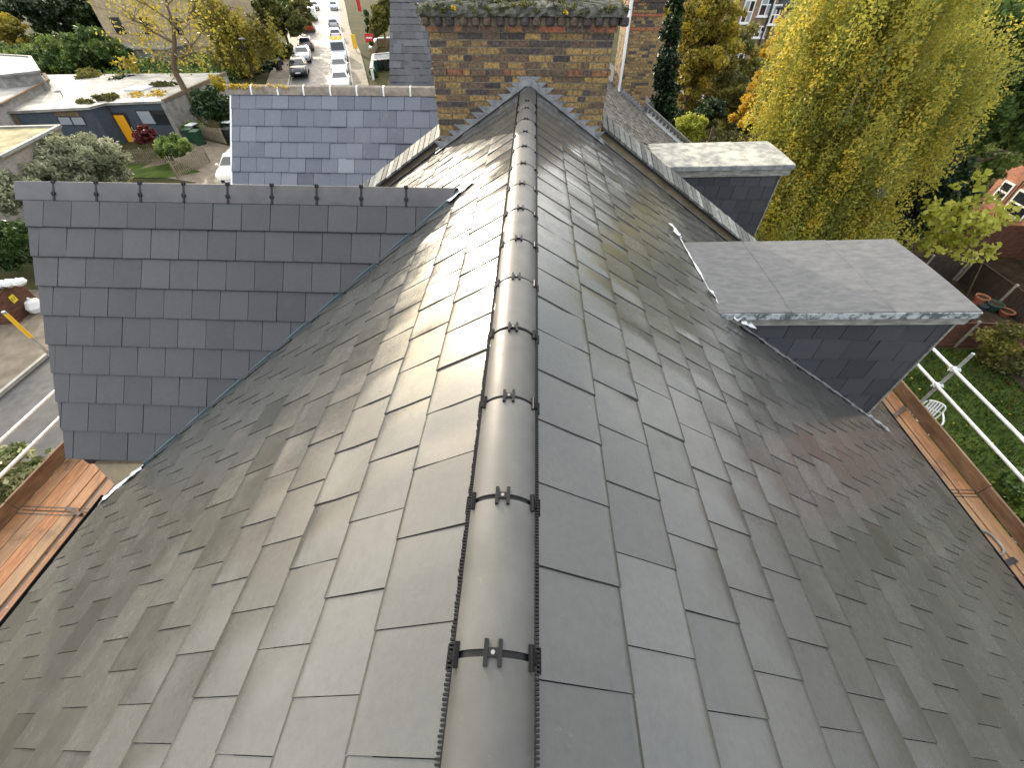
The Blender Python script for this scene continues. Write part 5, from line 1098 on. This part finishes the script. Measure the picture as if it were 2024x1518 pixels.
cars = [(-1, at(600, 156)[1]+2.0, 'black', 'hatch', 0, 'black car with silver bonnet, nearest in the left row of the far road'), (-1, at(613, 126)[1]+2.2, 'silver', 'hatch', 0, 'silver car second in the left row, behind the black car'), (-1, at(620, 104)[1]+3.0, 'grey', 'hatch', 1, 'dark grey car third in the left row, tail towards us'),
        (-1, at(628, 64)[1]+2.2, 'red', 'van', 1, 'brown red van on the left of the far road'), (-1, at(630, 40)[1]+1.5, 'white', 'van', 1, 'pale van parked behind the brown red one'), (-1, at(638, 20)[1]+2, 'silver', 'hatch', 0, 'silver car farthest up the left row'),
        (1, at(695, 20)[1]+2, 'pale', 'hatch', 0, 'pale blue white car farthest up the right row'), (1, at(690, 62)[1]+4, 'silver', 'hatch', 1, 'silver car behind the white one in the right row'), (1, at(690, 82)[1]+2.0, 'white', 'hatch', 1, 'white car right behind the van with the roof rack'),
        (1, at(688, 124)[1]+2.2, 'pale', 'van', 0, 'pale van with yellow ladder rack in the right row'), (1, at(685, 152)[1]+1.6, 'silver', 'hatch', 0, 'silver grey car in front of the roof rack van'), (1, at(683, 176)[1]+.6, 'white', 'hatch', 0, 'white car nearest in the right row, half hidden by the ridge')]
prev = {}
for sd, y, colr, kd, rev, lab in cars:
    (x, y, z), rz = row(sd, y); car(lab, colr, (x, y, z), rz + (math.pi if rev else 0), kd, .98, rack='ladder' in lab)
cp = gp(447, 372); car('cream white car with sunroof parked by the picket fence', 'cream', (cp[0]+.2, cp[1]+2.0, cp[2]+.03), R_(8), 'hatch', 1.0, sunroof=True)
# ================================================================ PLANTS
def px_blob(px, py, Y, rx, ry, flat=1.0, dy=None):
    c = at(px, py, y=Y); v = c - _c; dep = v@_fw; m = dep/FPX
    c2 = c + np.array([0, 0, .5]); w = c2 - _c; yv = lambda q: (q@_up)/(q@_fw)*FPX; vz = abs(yv(w)-yv(v))/.5
    r = (rx*m, (rx*m if dy is None else dy), ry/vz); return (tuple(c), r, flat)
def tree_px(name, label, cat, Y, blobs, n, size, mat, trunk_px=None, tr=.18, group=None, base=None, **kw):
    B = [px_blob(b[0], b[1], b[4] if len(b) > 4 else Y, b[2], b[3]) for b in blobs]
    cx = float(np.mean([b[0][0] for b in B])); cy = float(np.mean([b[0][1] for b in B])); bz = G(cy)
    if base is None: base = (cx, cy, bz)
    zt = max(b[0][2] for b in B)
    tk = None
    if trunk_px is not False:
        pts = [base, (base[0]*.7+cx*.3, base[1]*.7+cy*.3, bz + (zt-bz)*.4), (cx, cy, zt)]; tk = (pts, [tr, tr*.7, tr*.25])
    return plant(name, label, cat, base, B, n, size, mat, tk, group, **kw)
# --- right of the house
tree_px('birch_tree', 'tall weeping birch in yellow and olive autumn leaf, right of the dormers', 'tree', 18.5,
    [(1770, -50, 210, 100), (1690, 60, 170, 120), (1800, 130, 165, 130, 19.5), (1610, 180, 120, 120), (1730, 220, 175, 125), (1560, 300, 105, 110, 17.8), (1680, 330, 165, 120, 17.8), (1775, 310, 95, 110, 19), (1555, 410, 115, 90, 17), (1665, 440, 130, 100, 17), (1530, 200, 60, 80, 19)],
    330000, .056, 'birch_leaf', tr=.2, droop=.5, k=1900, cr=.13, shell=.25, limbs=8, bark='pale_bark', tone=(.0, .95), elong=1.9, zs=3.4)
tree_px('orange_tree', 'orange leaved tree leaning left of the big birch', 'tree', 27, [(1555, 80, 50, 80), (1515, 170, 50, 70), (1488, 225, 42, 55)], 15000, .10, 'orange_leaf', tr=.1, k=80, cr=.22, tone=(.2, .95))
tree_px('broadleaf_tree', 'large green tree at the right edge behind the birch', 'tree', 21, [(2000, 20, 110, 90), (1950, 110, 90, 90), (2020, 190, 110, 100), (1930, 240, 80, 80, 20.5), (1990, 300, 70, 50)], 36000, .12, 'green_leaf', tr=.22, k=260, cr=.22, limbs=24, tone=(.1, .85))
tree_px('evergreen_shrub', 'big dark evergreen shrub between the birch and the lime leaved sapling', 'shrub', 19.5, [(1840, 350, 80, 70), (1800, 420, 70, 80), (1880, 400, 60, 80)], 26000, .085, 'dark_leaf', False, k=160, cr=.22)
sp0 = at(1965, 560, z=-9.3)
tree_px('sapling', 'thin sapling with large lime green leaves above the dark fence', 'tree', 16.2, [(1925, 365, 36, 22), (1870, 425, 55, 35), (1930, 430, 60, 40), (1955, 450, 40, 35), (1860, 475, 60, 30), (1920, 485, 55, 25), (1985, 430, 26, 24)], 1100, .17, 'lime_leaf', tr=.035, base=tuple(at(1935, 560, y=16.2)[:2]) + (-9.3,), k=60, cr=.35, limbs=26, flat=.8, tone=(.3, .8), elong=1.25)
tree_px('cypress', 'narrow dark ivy clad conifer beside the second brick stack', 'tree', 21, [(1338, -10, 18, 50), (1328, 60, 20, 60), (1318, 130, 22, 70), (1312, 210, 25, 60), (1305, 260, 22, 40)], 14000, .085, 'dark_leaf', tr=.12, k=150, cr=.4, tone=(.0, .6))
tree_px('golden_tree', 'golden yellow tree right of the dark conifer', 'tree', 33, [(1370, 20, 70, 90), (1400, 100, 75, 90), (1355, 150, 46, 70), (1430, 30, 45, 50)], 26000, .12, 'gold_leaf', tr=.16, k=160, cr=.2, limbs=20, tone=(.1, .9))
tree_px('olive_tree', 'thin olive and gold tree in front of the brown brick house', 'tree', 36, [(1450, 110, 60, 70), (1400, 180, 70, 60), (1475, 165, 50, 60)], 22000, .12, 'olive_leaf', tr=.14, k=130, cr=.2, limbs=20, tone=(.2, 1))
tree_px('olive_shrub', 'olive green shrub behind the white garden bench', 'shrub', 32, [(1440, 190, 48, 50), (1450, 230, 40, 30)], 9000, .10, 'olive_leaf', False, k=80, cr=.25, tone=(.1, .7))
tree_px('golden_shrub', 'yellow green rounded shrub behind the pale felt dormer', 'shrub', 24, [(1362, 250, 40, 30)], 7000, .07, 'lime_leaf', False, k=60, cr=.3, tone=(0, .7))
tree_px('dark_shrub', 'dark shrub beneath the golden trees next to the shed', 'shrub', 27, [(1400, 225, 40, 30), (1340, 220, 20, 30), (1480, 245, 30, 25)], 6000, .09, 'dark_leaf', False, k=60, cr=.3, tone=(.2, .9))
tree_px('creeper', 'dark bushy creeper with yellow leaves over the end of the lawn fence', 'shrub', 11.6, [(2010, 690, 70, 60), (2050, 760, 60, 60), (1985, 720, 40, 40)], 7000, .075, 'olive_leaf', False, k=80, cr=.25, tone=(.0, .8))
tree_px('evergreen_shrub', 'glossy green shrub below the right scaffold at the picture edge', 'shrub', 4.4, [(2005, 965, 40, 40), (2040, 1000, 50, 60)], 2600, .085, 'laurel_leaf', False, k=40, cr=.3, base=(11.5, 4.4, -9.3))
tree_px('palm', 'small spiky palm at the foot of the birch', 'plant', 15.4, [(1742, 380, 14, 10)], 60, .05, 'sage_leaf', False, k=4, cr=.5, elong=7)
# --- left of the house
tree_px('silver_shrub', 'large silvery sage green bush in front of the garage', 'shrub', 25.2, [(150, 320, 80, 50), (70, 350, 80, 45, 23.5), (205, 330, 50, 45, 25.8), (110, 300, 60, 40), (20, 380, 60, 40, 21)], 42000, .10, 'sage_leaf', False, k=330, cr=.24, tone=(.05, .85), elong=2.2)
tree_px('hedge', 'clipped dark green hedge left of the slated gable', 'hedge', 16.2, [(20, 465, 50, 34), (-30, 480, 60, 40), (25, 505, 45, 30)], 16000, .07, 'hedge_leaf', False, k=140, cr=.25)
tree_px('flowering_shrub', 'cream tipped evergreen bush beside the left scaffold boards', 'shrub', 4.2, [(60, 925, 60, 40), (10, 950, 60, 55), (100, 905, 30, 25), (-30, 980, 60, 60)], 9000, .07, 'cream_leaf', False, k=120, cr=.22, base=(-10.6, 4.2, -9.3), flat=.6)
tree_px('evergreen_shrub', 'leafy green bush inside the picket fence by the red maple', 'shrub', 30.6, [(340, 288, 34, 24), (318, 296, 22, 16)], 4200, .12, 'green_leaf', False, k=50, cr=.3, tone=(.2, .9))
tree_px('maple', 'small dark red maple in front of the yellow door', 'shrub', 32.0, [(283, 266, 26, 14), (296, 272, 18, 12)], 1300, .13, 'maroon_leaf', tr=.04, k=24, cr=.4)
tree_px('dark_shrub', 'grey green spiky shrub between bungalow wall and slated gable', 'shrub', 37.5, [(420, 205, 42, 38), (440, 225, 28, 30)], 9000, .13, 'dark_leaf', False, k=80, cr=.3, tone=(.3, 1), elong=2.4)
tree_px('green_shrub', 'low green shrub at the foot of the bare tree', 'shrub', 36.5, [(388, 250, 22, 10), (370, 255, 14, 8)], 1600, .12, 'green_leaf', False, k=24, cr=.35)
tree_px('yellow_shrub', 'yellow leaved sapling above the bungalow side wall', 'shrub', 41, [(432, 165, 18, 24), (422, 185, 10, 14)], 700, .15, 'gold_leaf', tr=.04, k=18, cr=.4, tone=(.4, 1))
tree_px('olive_shrub', 'feathery olive bush in the bungalow courtyard', 'shrub', 44.5, [(185, 160, 36, 22), (170, 150, 20, 14)], 5200, .15, 'olive_leaf', False, k=60, cr=.3, tone=(.4, 1), elong=2.6)
tree_px('dark_shrub', 'dark shrub with yellow sprigs in the bungalow courtyard', 'shrub', 44, [(245, 163, 34, 14)], 3000, .15, 'dark_leaf', False, k=40, cr=.3)
tree_px('yellow_shrub', 'yellow sprigs over the dark courtyard shrub', 'shrub', 45.5, [(262, 155, 40, 12), (250, 125, 30, 14)], 900, .19, 'gold_leaf', False, k=30, cr=.3, tone=(.4, 1))
tree_px('laurel', 'wide bright green laurel mound behind the bungalow roof', 'shrub', 56, [(95, 110, 70, 28), (160, 90, 70, 36), (220, 100, 52, 26), (60, 105, 36, 20), (140, 115, 90, 26)], 30000, .17, 'laurel_leaf', False, k=240, cr=.2, tone=(.05, .8), elong=2.2)
tree_px('evergreen_tree', 'tall dark evergreen tree mass behind the laurel', 'tree', 76, [(130, 10, 90, 55), (60, 20, 60, 50), (200, 20, 50, 50), (170, 50, 60, 30)], 26000, .26, 'dark_leaf', tr=.3, k=240, cr=.18, tone=(.1, .95))
tree_px('yellow_tree', 'yellow leaved tree at the top left corner', 'tree', 68, [(15, 60, 40, 34), (-20, 40, 50, 40), (40, 80, 24, 16)], 7000, .24, 'gold_leaf', tr=.2, k=70, cr=.25, tone=(.1, .8))
# the nearly bare tree: a real limb structure with sparse leaves
tb = at(405, 247); tY = float(tb[1])
BT = thing('bare_tree', 'tall nearly bare tree with brown trunk beside the bungalow', 'tree', tuple(tb))
def tp_(px, py, dy=0): return Vector(at(px, py, y=tY+dy))
mb = MB(); main = [Vector(tb), tp_(372, 190), tp_(346, 142), tp_(343, 118), tp_(345, 85), tp_(342, 45), tp_(330, 10), tp_(322, -30)]
mb.tube(main, [.30, .25, .22, .18, .15, .11, .08, .05], 10)
br = [(3, [(372, 108, .5), (378, 92, 1), (398, 65, 1.5)], .09), (4, [(300, 60, -.5), (280, 45, -1), (262, 40, -1.4)], .09), (4, [(320, 62, .6), (292, 55, 1.2), (275, 70, 1.6)], .06), (5, [(370, 40, .4), (385, 10, .8), (400, -20, 1)], .08), (5, [(310, 22, -.6), (290, 8, -1), (270, 0, -1.2)], .06), (6, [(345, -5, .5), (360, -30, 1)], .05), (2, [(328, 125, -.6), (318, 112, -1)], .05), (3, [(318, 100, .5), (300, 95, .9)], .04), (5, [(358, 60, -.8), (372, 48, -1.6)], .05), (2, [(362, 125, 1), (375, 112, 1.8)], .05)]
tips = []
for j, pts, r in br:
    P = [main[j]] + [tp_(a, b, c) for a, b, c in pts]; mb.tube(P, list(np.linspace(r, r*.35, len(P))), 7); tips += P[1:]
    for q in P[1:]:
        for _ in range(5):
            e = q + Vector((random.gauss(0, 1.1), random.gauss(0, 1.1), random.uniform(-.2, 1.3))); mb.tube([q, q.lerp(e, .5)+Vector((0, 0, .1)), e], [r*.3, r*.22, .012], 5); tips.append(e)
mb.build('trunk', M['bark'], BT)
C_ = np.array([tuple(t) for t in tips]); V, Q, tn = leaf_cloud(C_, np.full((len(C_), 3), .8), 2000, .12, rng.uniform(.3, 1, len(C_))); put('crown', V, quads=Q, mat=M['gold_leaf'], parent=BT, tone=tn)
tree_px('weeping_tree', 'yellow green weeping tree with dark trunk left of the road', 'tree', 55, [(440, 40, 50, 50), (490, 60, 50, 50), (440, 110, 40, 40), (480, 120, 40, 35), (400, 10, 50, 40), (530, 60, 26, 50)], 15000, .17, 'gold_leaf', tr=.28, base=tuple(at(466, 158, y=55)[:2]) + (G(55),), k=200, cr=.2, droop=1.6, limbs=40, tone=(.0, .75))
tree_px('hedge_tree', 'dark green roadside tree beside the left row of cars', 'tree', 70, [(560, 40, 42, 40), (540, 90, 40, 30, 64), (590, 20, 30, 40, 80), (530, 20, 40, 40)], 17000, .2, 'olive_leaf', tr=.22, k=180, cr=.2, tone=(.0, .6))
tree_px('dark_hedge', 'dark roadside hedge behind the bins on the left pavement', 'hedge', 60, [(535, 130, 28, 24), (520, 145, 30, 22, 57), (552, 105, 24, 20, 65)], 9000, .17, 'dark_leaf', False, k=90, cr=.3, tone=(.1, .9))
tree_px('roadside_tree', 'far dark green tree at the top of the road, left side', 'tree', 125, [(600, 2, 16, 28), (575, 0, 30, 30), (612, -14, 12, 18)], 7000, .36, 'green_leaf', tr=.3, k=80, cr=.25, tone=(.0, .5))
tree_px('olive_tree', 'dense olive brown tree right of the road above the white gardens', 'tree', 72, [(752, 30, 24, 34), (748, 55, 22, 22), (762, 10, 20, 26)], 9000, .19, 'olive_leaf', tr=.2, k=90, cr=.28, tone=(.0, .7))
tree_px('roadside_tree', 'brownish tree hanging over the top of the left pavement', 'tree', 95, [(590, 30, 14, 22), (582, 10, 18, 24)], 4000, .25, 'olive_leaf', tr=.2, k=60, cr=.3, tone=(.0, .6))
tree_px('hedge', 'low hedge between the right pavement and the front gardens', 'hedge', 66, [(737, 85, 10, 8), (741, 72, 9, 8, 72), (731, 58, 9, 8, 85), (728, 42, 9, 9, 98), (726, 26, 9, 9, 115), (733, 70, 8, 8, 74)], 5200, .16, 'hedge_leaf', False, k=40, cr=.35)
tree_px('green_shrub', 'round green shrub in the white walled garden', 'shrub', at(765, 120)[1], [(765, 116, 14, 9)], 1500, .16, 'hedge_leaf', False, k=20, cr=.4)
tree_px('green_shrub', 'green bush at the street corner of the white garden wall', 'shrub', at(738, 152)[1], [(737, 146, 9, 11)], 1200, .16, 'green_leaf', False, k=16, cr=.4, tone=(0, .6))
# undergrowth that reads as a mass
def mass(name, label, cat, boxes, n, size, mat, h):
    CC = []
    for (x0, x1, y0, y1, w) in boxes:
        k = int(w); CC.append(np.stack([rng.uniform(x0, x1, k), rng.uniform(y0, y1, k), np.zeros(k)], 1))
    C_ = np.concatenate(CC); C_[:, 2] = [G(y)+h*.45 for y in C_[:, 1]]
    V, Q, tn = leaf_cloud(C_, np.stack([np.full(len(C_), h*1.2), np.full(len(C_), h*1.2), np.full(len(C_), h*.6)], 1), n, size, rng.random(len(C_)), flat=.6)
    o = put(name, V, quads=Q, mat=M[mat], tone=tn); tag(o, label, cat, kind='stuff'); return o
mass('undergrowth', 'mixed dark green undergrowth covering the back gardens', 'undergrowth', [(8, 34, 20, 46, 420)], 26000, .14, 'olive_leaf', 1.1)
mass('undergrowth', 'green undergrowth along the gardens left of the road', 'undergrowth', [(-75, -45, 50, 90, 260), (-44, -31.5, 47, 62, 160), (-75, -50, 85, 110, 120), (-90, -66, 110, 150, 90)], 30000, .22, 'laurel_leaf', 1.3)
mass('fallen_leaves', 'brown and yellow fallen leaves on the flower bed by the lawn', 'leaves', [(16.2, 19.4, 1, 12.5, 200)], 5000, .07, 'brown_leaf', .05)
k = 240; C_ = np.stack([rng.uniform(9.5, 19, k), rng.uniform(-1, 12.5, k), np.full(k, -9.26)], 1); V, Q, tn = leaf_cloud(C_, np.tile([.5, .5, .012], (k, 1)), 420, .05, rng.uniform(.4, 1, k), flat=2); tag(put('fallen_leaves', V, quads=Q, mat=M['fallen_leaf'], tone=tn), 'scattered yellow leaves lying on the lawn', 'leaves', kind='stuff')
nG = 26000; gx = rng.uniform(9.3, 17.5, nG); gy_ = rng.uniform(3, 12.6, nG); b0 = np.stack([gx, gy_, np.full(nG, -9.27)], 1); dx = rng.normal(size=(nG, 3))*.035; dx[:, 2] = rng.uniform(.05, .12, nG); s_ = rng.normal(size=(nG, 3))*.012; s_[:, 2] = 0
V = np.stack([b0-s_, b0+s_, b0+dx+s_*.3, b0+dx-s_*.3], 1).reshape(-1, 3); tag(put('grass', V, quads=np.arange(4*nG).reshape(-1, 4), mat=M['grass_blade'], tone=np.clip(.5+.25*np.sin(gx*2.1)*np.cos(gy_*1.7)+rng.normal(size=nG)*.2, 0, 1)), 'short uneven lawn grass below the right scaffold', 'grass', kind='stuff')
